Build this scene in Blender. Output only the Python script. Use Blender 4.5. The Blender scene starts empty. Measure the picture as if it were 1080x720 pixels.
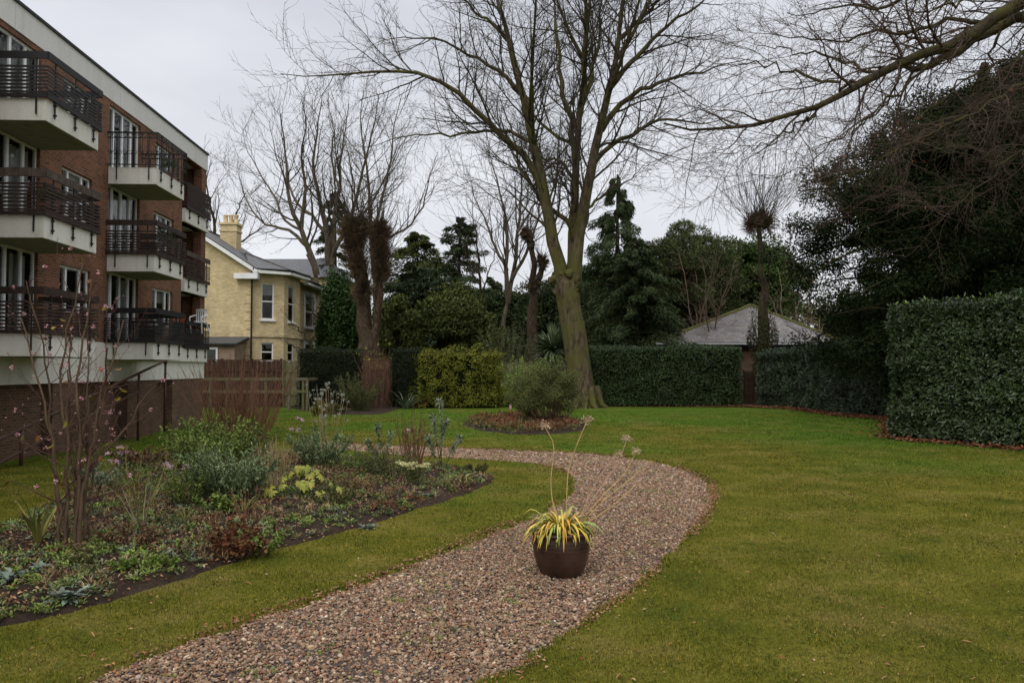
import bpy, math
import numpy as np
from mathutils import Vector, Matrix

R = np.random.default_rng(7)
PI = math.pi
C = bpy.context.scene.collection
rad_ = math.radians

# ------------------------------------------------------------------ camera frame used only to measure the place
CAM_H = 1.8
FPX = 830.0
PITCH = math.atan((389 - 360) / FPX)
_F = np.array([0, math.cos(PITCH), math.sin(PITCH)])
_U = np.array([0, -math.sin(PITCH), math.cos(PITCH)])


def ray(px, py):
    return _F + np.array([1, 0, 0]) * (px - 540) / FPX + _U * (360 - py) / FPX


def G(px, py, z=0.0):
    d = ray(px, py)
    t = (z - CAM_H) / d[2]
    return np.array([d[0] * t, d[1] * t, z])


def P(px, py, Y):
    d = ray(px, py)
    t = Y / d[1]
    return np.array([d[0] * t, Y, CAM_H + d[2] * t])


# ------------------------------------------------------------------ mesh builder
class MB:
    def __init__(self):
        self.v, self.f, self.n, self.col = [], [], 0, []

    def add(self, V, F, col=None):
        V = np.asarray(V, dtype=np.float64).reshape(-1, 3)
        self.v.append(V)
        if isinstance(F, list) and len({len(q) for q in F}) > 1:
            for k in sorted({len(q) for q in F}):
                self.f.append(np.array([q for q in F if len(q) == k]) + self.n)
        else:
            self.f.append(np.asarray(F, dtype=np.int64) + self.n)
        self.n += len(V)
        if col is not None:
            self.col.append(np.broadcast_to(np.asarray(col, dtype=np.float64), (len(V), 3)))
        return self

    def box(self, x0, x1, y0, y1, z0, z1, M=None):
        V = np.array([[x, y, z] for x in (x0, x1) for y in (y0, y1) for z in (z0, z1)], float)
        if M is not None:
            V = V @ np.asarray(M)[:3, :3].T + np.asarray(M)[:3, 3]
        return self.add(V, [[0, 1, 3, 2], [4, 6, 7, 5], [0, 4, 5, 1], [2, 3, 7, 6], [0, 2, 6, 4], [1, 5, 7, 3]])

    def bar(self, a, b, w, h=None):
        """rectangular bar from a to b, w across (horizontal), h the other way"""
        h = w if h is None else h
        a, b = np.asarray(a, float), np.asarray(b, float)
        t = (b - a) / np.linalg.norm(b - a)
        ref = np.array([0, 0, 1.0]) if abs(t[2]) < .9 else np.array([0, 1.0, 0])
        u = np.cross(t, ref); u /= np.linalg.norm(u)
        v = np.cross(u, t)
        V = [p + sx * u * w / 2 + sy * v * h / 2 for p in (a, b) for sx in (-1, 1) for sy in (-1, 1)]
        return self.add(V, [[0, 1, 3, 2], [4, 6, 7, 5], [0, 4, 5, 1], [2, 3, 7, 6], [0, 2, 6, 4], [1, 5, 7, 3]])

    def tubes(self, pts, r, S=6, cap=False):
        pts = np.asarray(pts, float)
        if pts.ndim == 2:
            pts = pts[None]
        r = np.asarray(r, float)
        if r.ndim < 2:
            r = np.broadcast_to(r, pts.shape[:2])
        N, K, _ = pts.shape
        if N == 0:
            return self
        t = np.gradient(pts, axis=1)
        t /= np.linalg.norm(t, axis=2, keepdims=True) + 1e-12
        m = pts[:, -1] - pts[:, 0]
        ref = np.where(np.abs(m[:, 2:3]) < .75 * (np.linalg.norm(m, axis=1, keepdims=True) + 1e-9), np.array([[0, 0, 1.0]]), np.array([[1.0, .1, 0]]))
        u = ref[:, None, :] - (ref[:, None, :] * t).sum(2, keepdims=True) * t
        u /= np.linalg.norm(u, axis=2, keepdims=True) + 1e-12
        v = np.cross(t, u)
        a = np.arange(S) * 2 * PI / S
        V = pts[:, :, None, :] + r[:, :, None, None] * (np.cos(a)[None, None, :, None] * u[:, :, None, :] + np.sin(a)[None, None, :, None] * v[:, :, None, :])
        i = np.arange(N)[:, None, None] * K * S
        k = np.arange(K - 1)[None, :, None] * S
        s = np.arange(S)[None, None, :]
        s2 = (s + 1) % S
        F = np.stack([i + k + s, i + k + s2, i + k + S + s2, i + k + S + s], -1).reshape(-1, 4)
        self.add(V, F)
        if cap:
            off = self.n - N * K * S
            for n in range(N):
                self.f.append(np.array([[off + n * K * S + j for j in range(S)][::-1]]))
                self.f.append(np.array([[off + n * K * S + (K - 1) * S + j for j in range(S)]]))
        return self

    def knobbly(self, p, r, S=36, amp=.07, K=60, ridges=7, seed=0):
        """trunk with flutes, swellings and bark furrows in its outline"""
        p = spline(p, K); r = np.interp(np.linspace(0, 1, K), np.linspace(0, 1, len(r)), r)
        a = np.arange(S) * 2 * PI / S
        s = np.concatenate([[0], np.cumsum(np.linalg.norm(np.diff(p, axis=0), axis=1))])
        A, Z = np.meshgrid(a, s)
        ca, sa = np.cos(A) * 2.2, np.sin(A) * 2.2
        k = 1 + amp * (vnoise(ca + seed, Z * .9 + sa, .7, seed) - .5) * 2 + amp * .7 * (vnoise(ca * 2 + sa, Z * .35 - sa * 2, .5, seed + 3) - .5) * 2 + amp * .35 * np.sin(ridges * A + 3 * vnoise(Z, Z * 0, 1.5, seed)) + amp * .4 * (vnoise(ca * 5 + Z, sa * 5, .5, seed + 6) - .5)
        V = p[:, None, :] + (r[:, None] * k)[..., None] * np.stack([np.cos(A), np.sin(A), np.zeros_like(A)], -1)
        i = np.arange(K - 1)[:, None] * S; j = np.arange(S)[None]; j2 = (j + 1) % S
        return self.add(V, np.stack([i + j, i + j2, i + S + j2, i + S + j], -1).reshape(-1, 4))

    def lathe(self, prof, c=(0, 0, 0), S=32):
        prof = np.asarray(prof, float)
        a = np.arange(S) * 2 * PI / S
        V = np.stack([prof[:, None, 0] * np.cos(a) + c[0], prof[:, None, 0] * np.sin(a) + c[1], np.broadcast_to(prof[:, None, 1] + c[2], (len(prof), S))], -1)
        k = np.arange(len(prof) - 1)[:, None] * S
        s = np.arange(S)[None]
        s2 = (s + 1) % S
        F = np.stack([k + s, k + s2, k + S + s2, k + S + s], -1).reshape(-1, 4)
        return self.add(V, F)

    def leaves(self, p, d, nrm, L, W, fold=.18, droop=0.0, six=False):
        """pointed leaves: base p, long axis d, face normal about nrm"""
        p, d, nrm = (np.atleast_2d(np.asarray(q, float)) for q in (p, d, nrm))
        n = max(len(p), len(d))
        p = np.broadcast_to(p, (n, 3))
        if n == 0:
            return self
        L = np.broadcast_to(L, (n,))[:, None]
        W = np.broadcast_to(W, (n,))[:, None]
        d = d / (np.linalg.norm(d, axis=1, keepdims=True) + 1e-9)
        s = np.cross(d, nrm)
        s /= np.linalg.norm(s, axis=1, keepdims=True) + 1e-9
        nn = np.cross(s, d)
        if not six:
            V = np.stack([p, p + d * L * .45 - s * W / 2 + nn * W * fold, p + d * L - nn * L * droop, p + d * L * .45 + s * W / 2 + nn * W * fold], 1)
            F = np.arange(n)[:, None] * 4 + np.array([[0, 1, 2, 3]])
            return self.add(V, F)
        V = np.stack([p, p + d * L * .3 - s * W * .42 + nn * W * fold, p + d * L * .68 - s * W * .45 + nn * (W * fold - L * droop * .4),
                      p + d * L - nn * L * droop, p + d * L * .68 + s * W * .45 + nn * (W * fold - L * droop * .4), p + d * L * .3 + s * W * .42 + nn * W * fold,
                      p + d * L * .3, p + d * L * .68 - nn * L * droop * .4], 1)
        b = np.arange(n)[:, None, None] * 8
        F4 = (b + np.array([[[6, 1, 2, 7], [5, 6, 7, 4]]])).reshape(-1, 4)
        F3 = (b + np.array([[[0, 1, 6], [0, 6, 5], [7, 2, 3], [7, 3, 4]]])).reshape(-1, 3)
        o = self.n
        self.add(V, F4)
        self.f.append(F3 + o)
        return self

    def straps(self, pts, w, face=None):
        """ribbon leaves along polylines pts (N,K,3), w (N,K)"""
        pts = np.asarray(pts, float)
        N, K, _ = pts.shape
        t = np.gradient(pts, axis=1)
        t /= np.linalg.norm(t, axis=2, keepdims=True) + 1e-12
        s = np.cross(t, np.array([0, 0, 1.0]) + R.normal(0, .12, (N, 1, 3)))
        s /= np.linalg.norm(s, axis=2, keepdims=True) + 1e-9
        nn = np.cross(s, t)
        w = np.broadcast_to(w, (N, K))[:, :, None]
        V = np.stack([pts - s * w / 2, pts - nn * w * .22, pts + s * w / 2], 2)
        i = np.arange(N)[:, None, None] * K * 3
        k = np.arange(K - 1)[None, :, None] * 3
        s_ = np.arange(2)[None, None]
        F = np.stack([i + k + s_, i + k + s_ + 1, i + k + 3 + s_ + 1, i + k + 3 + s_], -1).reshape(-1, 4)
        return self.add(V, F)

    def build(self, name, mat, parent=None, smooth=False):
        me = bpy.data.meshes.new(name)
        V = np.concatenate(self.v) if self.v else np.zeros((0, 3))
        if parent is not None and parent.get('_o') is not None:
            pass
        me.vertices.add(len(V))
        me.vertices.foreach_set('co', V.astype(np.float32).ravel())
        idx = np.concatenate([f.ravel() for f in self.f]) if self.f else np.zeros(0, int)
        tot = np.concatenate([np.full(len(f), f.shape[1]) for f in self.f]) if self.f else np.zeros(0, int)
        st = np.concatenate([[0], np.cumsum(tot)[:-1]]) if len(tot) else tot
        me.loops.add(len(idx))
        me.loops.foreach_set('vertex_index', idx.astype(np.int32))
        me.polygons.add(len(tot))
        me.polygons.foreach_set('loop_start', st.astype(np.int32))
        me.polygons.foreach_set('use_smooth', np.full(len(tot), bool(smooth)))
        me.update(calc_edges=True)
        if self.col:
            ca = me.attributes.new('tint', 'FLOAT_COLOR', 'POINT')
            c = np.concatenate([np.concatenate(self.col), np.ones((len(V), 1))], 1)
            ca.data.foreach_set('color', c.astype(np.float32).ravel())
        o = bpy.data.objects.new(name, me)
        C.objects.link(o)
        if mat is not None:
            me.materials.append(mat)
        if parent is not None:
            o.parent = parent
        return o


def tag(o, label=None, cat=None, group=None, kind=None):
    if label: o['label'] = label
    if cat: o['category'] = cat
    if group: o['group'] = group
    if kind: o['kind'] = kind
    return o


def thing(name, label, cat, loc=(0, 0, 0), rz=0.0, group=None):
    o = bpy.data.objects.new(name, None)
    o.empty_display_size = .2
    C.objects.link(o)
    o.location = tuple(float(q) for q in loc)
    o.rotation_euler = (0, 0, rz)
    return tag(o, label, cat, group)


def copy_tree(o, parent=None):
    c = o.copy()
    C.objects.link(c)
    c.parent = parent
    for ch in list(o.children):
        copy_tree(ch, c)
    return c


def unit(v):
    v = np.asarray(v, float)
    return v / (np.linalg.norm(v, axis=-1, keepdims=True) + 1e-12)


def rvec(n):
    return unit(R.normal(size=(n, 3)))


def spline(pts, K):
    """smooth resampling of a polyline to K points (Catmull-Rom)"""
    p = np.asarray(pts, float)
    q = np.concatenate([[2 * p[0] - p[1]], p, [2 * p[-1] - p[-2]]])
    n = len(p) - 1
    seg = np.concatenate([[0], np.cumsum(np.linalg.norm(np.diff(p[:, :3], axis=0), axis=1))])
    s = np.linspace(0, seg[-1], K)
    i = np.clip(np.searchsorted(seg, s, side='right') - 1, 0, n - 1)
    u = ((s - seg[i]) / (seg[i + 1] - seg[i] + 1e-12))[:, None]
    a, b, c, d = q[i], q[i + 1], q[i + 2], q[i + 3]
    return .5 * (2 * b + (c - a) * u + (2 * a - 5 * b + 4 * c - d) * u ** 2 + (3 * b - a - 3 * c + d) * u ** 3)


# ------------------------------------------------------------------ polygons on the ground
def inside(poly, x, y):
    poly = np.asarray(poly)[:, :2]
    r = np.zeros(np.shape(x), bool)
    j = len(poly) - 1
    for i in range(len(poly)):
        xi, yi = poly[i]; xj, yj = poly[j]
        r ^= ((yi > y) != (yj > y)) & (x < (xj - xi) * (y - yi) / (yj - yi + 1e-12) + xi)
        j = i
    return r


def edge_dist(poly, x, y):
    poly = np.asarray(poly)[:, :2]
    d = np.full(np.shape(x), 1e9)
    for i in range(len(poly)):
        a = poly[i]; b = poly[(i + 1) % len(poly)]
        ab = b - a
        L = (ab ** 2).sum() + 1e-12
        t = np.clip(((x - a[0]) * ab[0] + (y - a[1]) * ab[1]) / L, 0, 1)
        d = np.minimum(d, np.hypot(x - a[0] - t * ab[0], y - a[1] - t * ab[1]))
    return d


def vnoise(x, y, s, seed=0):
    """smooth value noise"""
    x = np.asarray(x, float) / s; y = np.asarray(y, float) / s
    xi = np.floor(x).astype(np.int64); yi = np.floor(y).astype(np.int64)
    fx = x - xi; fy = y - yi
    fx = fx * fx * (3 - 2 * fx); fy = fy * fy * (3 - 2 * fy)

    def h(a, b):
        q = np.sin(a * 127.1 + b * 311.7 + seed * 74.7) * 43758.5453
        return q - np.floor(q)
    return (h(xi, yi) * (1 - fx) + h(xi + 1, yi) * fx) * (1 - fy) + (h(xi, yi + 1) * (1 - fx) + h(xi + 1, yi + 1) * fx) * fy


# ------------------------------------------------------------------ materials
class NT:
    def __init__(self, name):
        self.m = bpy.data.materials.new(name)
        self.m.use_nodes = True
        self.t = self.m.node_tree
        self.b = self.t.nodes['Principled BSDF']
        self.tc = None

    def n(self, typ, **kw):
        q = self.t.nodes.new(typ)
        for k, v in kw.items():
            setattr(q, k, v)
        return q

    def l(self, a, b):
        self.t.links.new(a, b)

    def coord(self, which='Object'):
        if self.tc is None:
            self.tc = self.n('ShaderNodeTexCoord')
        return self.tc.outputs[which]

    def noise(self, scale, detail=4, rough=.6, vec=None, which='Object'):
        q = self.n('ShaderNodeTexNoise')
        q.inputs['Scale'].default_value = scale
        q.inputs['Detail'].default_value = detail
        q.inputs['Roughness'].default_value = rough
        self.l(vec if vec is not None else self.coord(which), q.inputs['Vector'])
        return q.outputs['Fac']

    def ramp(self, fac, stops):
        q = self.n('ShaderNodeValToRGB')
        e = q.color_ramp.elements
        while len(e) < len(stops):
            e.new(.5)
        for i, (p, c) in enumerate(stops):
            e[i].position = p
            e[i].color = (*c, 1) if len(c) == 3 else c
        self.l(fac, q.inputs['Fac'])
        return q.outputs['Color']

    def mix(self, fac, a, b, mode='MIX'):
        q = self.n('ShaderNodeMix', data_type='RGBA', blend_type=mode)
        for s, v in ((0, fac), (6, a), (7, b)):
            if isinstance(v, (int, float)):
                q.inputs[s].default_value = v
            elif isinstance(v, tuple):
                q.inputs[s].default_value = (*v, 1)
            else:
                self.l(v, q.inputs[s])
        return q.outputs[2]

    def math(self, op, a, b=None):
        q = self.n('ShaderNodeMath', operation=op)
        for i, v in enumerate((a, b)):
            if v is None: continue
            if isinstance(v, (int, float)):
                q.inputs[i].default_value = v
            else:
                self.l(v, q.inputs[i])
        return q.outputs[0]

    def bump(self, h, strength=.5, dist=.02):
        q = self.n('ShaderNodeBump')
        q.inputs['Strength'].default_value = strength
        q.inputs['Distance'].default_value = dist
        self.l(h, q.inputs['Height'])
        self.l(q.outputs[0], self.b.inputs['Normal'])

    def out(self, col=None, rough=.8, spec=.3, metal=0.0):
        if isinstance(col, tuple):
            self.b.inputs['Base Color'].default_value = (*col, 1)
        elif col is not None:
            self.l(col, self.b.inputs['Base Color'])
        if isinstance(rough, (int, float)):
            self.b.inputs['Roughness'].default_value = rough
        else:
            self.l(rough, self.b.inputs['Roughness'])
        self.b.inputs['Specular IOR Level'].default_value = spec
        self.b.inputs['Metallic'].default_value = metal
        return self.m

    def island(self):
        return self.n('ShaderNodeNewGeometry').outputs['Random Per Island']

    def pos(self):
        return self.n('ShaderNodeNewGeometry').outputs['Position']


def leaf_mat(name, cols, rough=.5, clump=1.0, spec=.14, vary=.35, trans=0.0):
    """leaf colours: random per leaf, with patches of older and younger growth"""
    t = NT(name)
    st = [(i / (len(cols) - 1), c) for i, c in enumerate(cols)]
    c = t.ramp(t.island(), st)
    nz = t.noise(clump, 2, .5)
    k = t.ramp(nz, [(.32, (1 - vary,) * 3), (.68, (1 + vary * .6,) * 3)])
    c = t.mix(1.0, c, k, 'MULTIPLY')
    m = t.out(c, rough, spec)
    if trans > 0:
        tr = t.n('ShaderNodeBsdfTranslucent')
        t.l(c, tr.inputs['Color'])
        mx = t.n('ShaderNodeMixShader')
        mx.inputs[0].default_value = trans
        t.l(t.b.outputs[0], mx.inputs[1]); t.l(tr.outputs[0], mx.inputs[2])
        o = [q for q in t.t.nodes if q.type == 'OUTPUT_MATERIAL'][0]
        t.l(mx.outputs[0], o.inputs['Surface'])
    return m


def bark_mat(name, a, b, moss=None, scale=2.0, bump=.6, mossy=.5):
    t = NT(name)
    mp = t.n('ShaderNodeMapping')
    mp.inputs['Scale'].default_value = (1, 1, .35)
    t.l(t.coord(), mp.inputs['Vector'])
    nz = t.noise(scale * 4, 6, .65, mp.outputs[0])
    c = t.ramp(nz, [(.35, a), (.65, b)])
    if moss:
        n2 = t.noise(scale * .6, 5, .6)
        k = t.ramp(n2, [(mossy - .08, (0, 0, 0)), (mossy + .1, (1, 1, 1))])
        c = t.mix(k, c, moss)
    t.bump(nz, bump, .06)
    return t.out(c, .95, .1)


def flat_mat(name, col, rough=.6, var=.12, scale=6, spec=.3, bump=0.0, metal=0.0):
    t = NT(name)
    nz = t.noise(scale, 5, .6)
    c = t.ramp(nz, [(.3, tuple(q * (1 - var) for q in col)), (.7, tuple(min(1, q * (1 + var)) for q in col))])
    if bump:
        t.bump(nz, bump, .01)
    return t.out(c, rough, spec, metal)
# ================================================================== world, sun, camera
def setup():
    sc = bpy.context.scene
    w = bpy.data.worlds.new('World'); sc.world = w
    w.use_nodes = True
    nt = w.node_tree; nt.nodes.clear()
    N = nt.nodes.new; Lk = nt.links.new
    EL, ROT = 42, 200
    sky = N('ShaderNodeTexSky'); sky.sky_type = 'NISHITA'; sky.sun_disc = False
    sky.sun_elevation = rad_(EL); sky.sun_rotation = rad_(ROT); sky.dust_density = 4
    hs = N('ShaderNodeHueSaturation'); hs.inputs['Saturation'].default_value = .25
    Lk(sky.outputs[0], hs.inputs['Color'])
    tc = N('ShaderNodeTexCoord')
    sep = N('ShaderNodeSeparateXYZ'); Lk(tc.outputs['Generated'], sep.inputs[0])
    # overcast: pale towards the horizon, greyer above, brightest towards the zenith
    grad = N('ShaderNodeValToRGB'); e = grad.color_ramp.elements
    e[0].position = 0; e[0].color = (.385, .392, .402, 1)
    e[1].position = 1; e[1].color = (1.0, 1.0, 1.0, 1)
    for p, c in ((.10, (.385, .392, .408)), (.42, (.315, .325, .352)), (.60, (.50, .51, .52))):
        q = e.new(p); q.color = (*c, 1)
    Lk(sep.outputs[2], grad.inputs[0])
    mp = N('ShaderNodeMapping'); mp.inputs['Scale'].default_value = (1, 1, 2.6); Lk(tc.outputs['Generated'], mp.inputs[0])
    nz = N('ShaderNodeTexNoise'); nz.inputs['Scale'].default_value = 2.6; nz.inputs['Detail'].default_value = 5; nz.inputs['Roughness'].default_value = .5
    Lk(mp.outputs[0], nz.inputs['Vector'])
    cr = N('ShaderNodeValToRGB'); cr.color_ramp.elements[0].position = .3; cr.color_ramp.elements[0].color = (13.9, 14.05, 14.5, 1)
    cr.color_ramp.elements[1].position = .7; cr.color_ramp.elements[1].color = (18.6, 18.6, 18.6, 1)
    Lk(nz.outputs['Fac'], cr.inputs[0])
    mu = N('ShaderNodeMix'); mu.data_type = 'RGBA'; mu.blend_type = 'MULTIPLY'; mu.inputs[0].default_value = 1
    Lk(grad.outputs[0], mu.inputs[6]); Lk(cr.outputs[0], mu.inputs[7])
    mx = N('ShaderNodeMix'); mx.data_type = 'RGBA'; mx.inputs[0].default_value = .9
    Lk(hs.outputs[0], mx.inputs[6]); Lk(mu.outputs[2], mx.inputs[7])
    bg = N('ShaderNodeBackground'); bg.inputs['Strength'].default_value = .1
    Lk(mx.outputs[2], bg.inputs[0])
    o = N('ShaderNodeOutputWorld'); Lk(bg.outputs[0], o.inputs[0])
    ld = bpy.data.lights.new('sun', 'SUN'); ld.energy = .8; ld.angle = rad_(35); ld.color = (1, .97, .93)
    lo = bpy.data.objects.new('sun', ld); C.objects.link(lo)
    # Nishita: rotation measured from +Y towards +X
    d = Vector((math.sin(rad_(ROT)) * math.cos(rad_(EL)), math.cos(rad_(ROT)) * math.cos(rad_(EL)), math.sin(rad_(EL))))
    lo.rotation_euler = d.to_track_quat('Z', 'Y').to_euler()
    cd = bpy.data.cameras.new('camera'); cam = bpy.data.objects.new('camera', cd); C.objects.link(cam)
    cd.sensor_width = 36; cd.lens = 36 * FPX / 1080; cd.clip_end = 3000; cd.clip_start = .05
    cam.location = (0, 0, CAM_H); cam.rotation_euler = (PI / 2 + PITCH, 0, 0)
    sc.camera = cam
    v = sc.view_settings; v.view_transform = 'Standard'; v.look = 'None'; v.gamma = 1; v.exposure = EXPOSURE
    v.use_curve_mapping = False
    cy = sc.cycles
    cy.max_bounces = 6; cy.diffuse_bounces = 3; cy.glossy_bounces = 3; cy.transparent_max_bounces = 8
    cy.use_adaptive_sampling = True; cy.adaptive_threshold = .02
    cy.use_denoising = True; cy.denoiser = 'OPENIMAGEDENOISE'
    cy.caustics_reflective = False; cy.caustics_refractive = False


EXPOSURE = 0.47
setup()


# ================================================================== outlines on the ground
def outline(pix):
    return np.array([G(x, y)[:2] for x, y in pix])


PATH_PX = [(500, 724), (560, 690), (610, 658), (660, 625), (700, 590), (735, 555), (751, 528), (749, 511), (728, 497), (690, 486), (640, 479), (590, 475.5), (540, 473.5), (490, 472), (420, 469), (350, 466), (318, 465),
           (318, 470), (350, 473.5), (420, 479), (490, 483), (540, 486), (578, 491), (602, 501), (604, 515), (580, 535), (530, 555), (470, 580), (400, 605), (330, 630), (260, 652), (180, 682), (85, 716), (0, 750), (-120, 792)]
_p = outline(PATH_PX)
# carry the path on past the bottom of the view
_d0 = _p[0] - _p[1]; _d1 = _p[-1] - _p[-2]
PATH = np.concatenate([[_p[0] + np.array([-2.6, -2.3])], _p, [_p[-1] + np.array([-1.2, -.6])]])
PATH = spline(np.column_stack([PATH, np.zeros(len(PATH))]), 150)[:, :2]
BED = spline(np.column_stack([outline([(-60, 682), (0, 663), (80, 645), (160, 622), (240, 597), (320, 573), (400, 551), (460, 531), (500, 517), (521, 507), (515, 500), (480, 494), (440, 490), (380, 485), (300, 478), (230, 474),
               (170, 480), (120, 494), (90, 513), (50, 533), (0, 556), (-60, 580)]), np.zeros(22)]), 120)[:, :2]
SMALLBED = outline([(485, 447), (500, 443), (530, 440), (570, 439), (600, 442), (622, 449), (612, 455), (580, 458), (540, 458), (505, 454)])
BACKBED = outline([(150, 431), (300, 429), (345, 437), (400, 437), (425, 430), (480, 428), (540, 428), (545, 424), (150, 421)])
BACKBED[-1] = (-19, 42); BACKBED[-2] = (0.2, 42); BACKBED[0] = (-19, 36)
RIGHTBED = np.array([G(612, 428)[:2], G(700, 428.6)[:2], G(780, 429)[:2], G(830, 431)[:2], G(880, 438)[:2], G(941, 443)[:2], G(942, 463)[:2], G(1085, 475)[:2], (13.2, 15), (18, 15), (18, 46), (2, 46)])


def soil_sheet(name, poly, mat, z0=.004, mound=.09, step=.12, fall=.5):
    x0, y0 = poly.min(0) - step; x1, y1 = poly.max(0) + step
    nx = int((x1 - x0) / step) + 1; ny = int((y1 - y0) / step) + 1
    X, Y = np.meshgrid(np.linspace(x0, x1, nx), np.linspace(y0, y1, ny), indexing='ij')
    ins = inside(poly, X, Y); d = edge_dist(poly, X, Y)
    rag = (vnoise(X, Y, .25, 3) - .5) * .12
    k = np.clip((d + rag) / fall, 0, 1)
    Z = z0 + mound * k * (2 - k) * np.where(ins, 1, 0) + np.where(ins, (vnoise(X, Y, .22, 1) - .5) * .05 + (vnoise(X, Y, .09, 2) - .5) * .03, 0) * k
    Z = np.where(ins, Z, -.02)
    keep = ins | (d < step * 1.2)
    idx = np.arange(nx * ny).reshape(nx, ny)
    q = keep[:-1, :-1] & keep[1:, :-1] & keep[1:, 1:] & keep[:-1, 1:]
    F = np.stack([idx[:-1, :-1][q], idx[1:, :-1][q], idx[1:, 1:][q], idx[:-1, 1:][q]], -1)
    mb = MB(); mb.add(np.stack([X, Y, Z], -1), F)
    return tag(mb.build(name, mat, smooth=True), kind='structure')


def bed_z(x, y):
    d = edge_dist(BED, x, y); k = np.clip(d / .5, 0, 1)
    return np.where(inside(BED, x, y), .004 + .09 * k * (2 - k), 0)


# lawn colour: olive moss near, fresher green in patches and further off
def lawn_colour(t):
    p = t.pos()
    big = t.noise(.16, 3, .55, p)
    mid = t.noise(1.1, 4, .65, p)
    fine = t.noise(26, 5, .75, p)
    sep = t.n('ShaderNodeSeparateXYZ'); t.l(p, sep.inputs[0])
    far = t.n('ShaderNodeMapRange'); far.inputs[1].default_value = 8; far.inputs[2].default_value = 34
    t.l(sep.outputs[1], far.inputs[0])
    olive = t.ramp(mid, [(.25, (.064, .080, .011)), (.5, (.120, .120, .017)), (.75, (.200, .172, .036))])
    green = t.ramp(mid, [(.3, (.054, .104, .011)), (.7, (.092, .150, .018))])
    k = t.math('ADD', far.outputs[0], t.math('MULTIPLY', t.math('SUBTRACT', big, .5), 2.9))
    k = t.ramp(k, [(.18, (0, 0, 0)), (.8, (1, 1, 1))])
    c = t.mix(k, olive, green)
    worn = t.ramp(t.noise(.55, 5, .7, p), [(.50, (0, 0, 0)), (.72, (1, 1, 1))])
    c = t.mix(t.math('MULTIPLY', worn, .65), c, (.150, .120, .042))
    moss = t.ramp(t.noise(2.3, 6, .75, p), [(.56, (0, 0, 0)), (.66, (1, 1, 1))])
    c = t.mix(t.math('MULTIPLY', moss, .5), c, (.045, .065, .012))
    c = t.mix(.9, c, t.ramp(fine, [(.28, (.5, .5, .5)), (.72, (1.4, 1.35, 1.3))]), 'MULTIPLY')
    return c, fine, mid


t = NT('lawn')
c, fine, mid = lawn_colour(t)
brown = t.ramp(t.noise(3.1, 5, .7, t.pos()), [(.60, (0, 0, 0)), (.72, (1, 1, 1))])
c = t.mix(t.math('MULTIPLY', brown, .5), c, (.085, .07, .03))
spk = t.ramp(t.noise(11, 4, .7, t.pos()), [(.64, (0, 0, 0)), (.70, (1, 1, 1))])
c = t.mix(t.math('MULTIPLY', spk, .7), c, (.035, .028, .014))
t.bump(fine, 1.0, .03)
M_LAWN = t.out(c, 1.0, .02)
t = NT('grass_blades')
c, fine, mid = lawn_colour(t)
c = t.mix(1.0, c, t.ramp(t.island(), [(0, (.45, .55, .5)), (.5, (1.0, 1.05, .9)), (.85, (1.4, 1.25, 1.2)), (1, (2.4, 1.9, 2.6))]), 'MULTIPLY')
M_BLADE = t.out(c, .8, .08)
t = NT('soil')
n1 = t.noise(14, 8, .75); n2 = t.noise(2.2, 4, .6)
c = t.mix(t.ramp(n2, [(.4, (0, 0, 0)), (.65, (1, 1, 1))]), t.ramp(n1, [(.3, (.016, .010, .007)), (.7, (.060, .040, .028))]), t.ramp(n1, [(.3, (.022, .015, .010)), (.7, (.085, .055, .036))]))
t.bump(n1, 1.0, .06)
M_SOIL = t.out(c, .95, .15)
t = NT('path_base')
n1 = t.noise(60, 4, .7)
t.bump(n1, .8, .02)
M_PATH = t.out(t.ramp(n1, [(.3, (.03, .022, .018)), (.7, (.13, .095, .08))]), .95, .15)

# lawn: a fine sheet round the garden with the path cut 4 cm down into it, stretched out to the horizon
xs = np.concatenate([[-700, -120, -40, -20], np.arange(-13.5, 13.51, .075), [20, 40, 120, 700]])
ys = np.concatenate([[-300, -40, -5, 1], np.arange(3, 21.01, .075), [23, 26, 30, 34, 38, 44, 60, 120, 1200]])
X, Y = np.meshgrid(xs, ys, indexing='ij')
ins = inside(PATH, X, Y); d = edge_dist(PATH, X, Y)
rag = (vnoise(X, Y, .18, 5) - .5) * .10
sd = np.where(ins, d, -d) + rag
near = (np.abs(X) < 13.5) & (Y > 3) & (Y < 21)
Z = -.055 * np.clip(sd / .05, 0, 1) + (vnoise(X, Y, 1.3, 8) - .5) * .03 + (vnoise(X, Y, .3, 9) - .5) * .012
Z = np.where(near, Z, np.where((Y > 60) | (np.abs(X) > 40), 0, 0))
idx = np.arange(X.size).reshape(X.shape)
F = np.stack([idx[:-1, :-1], idx[1:, :-1], idx[1:, 1:], idx[:-1, 1:]], -1).reshape(-1, 4)
mb = MB(); mb.add(np.stack([X, Y, Z], -1), F)
tag(mb.build('lawn', M_LAWN, smooth=True), kind='structure')


def lawn_z(x, y):
    ins = inside(PATH, x, y); d = edge_dist(PATH, x, y)
    sd = np.where(ins, d, -d) + (vnoise(x, y, .18, 5) - .5) * .10
    near = (np.abs(x) < 13.5) & (y > 3) & (y < 21)
    return np.where(near, -.055 * np.clip(sd / .05, 0, 1) + (vnoise(x, y, 1.3, 8) - .5) * .03 + (vnoise(x, y, .3, 9) - .5) * .012, 0), sd


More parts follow.
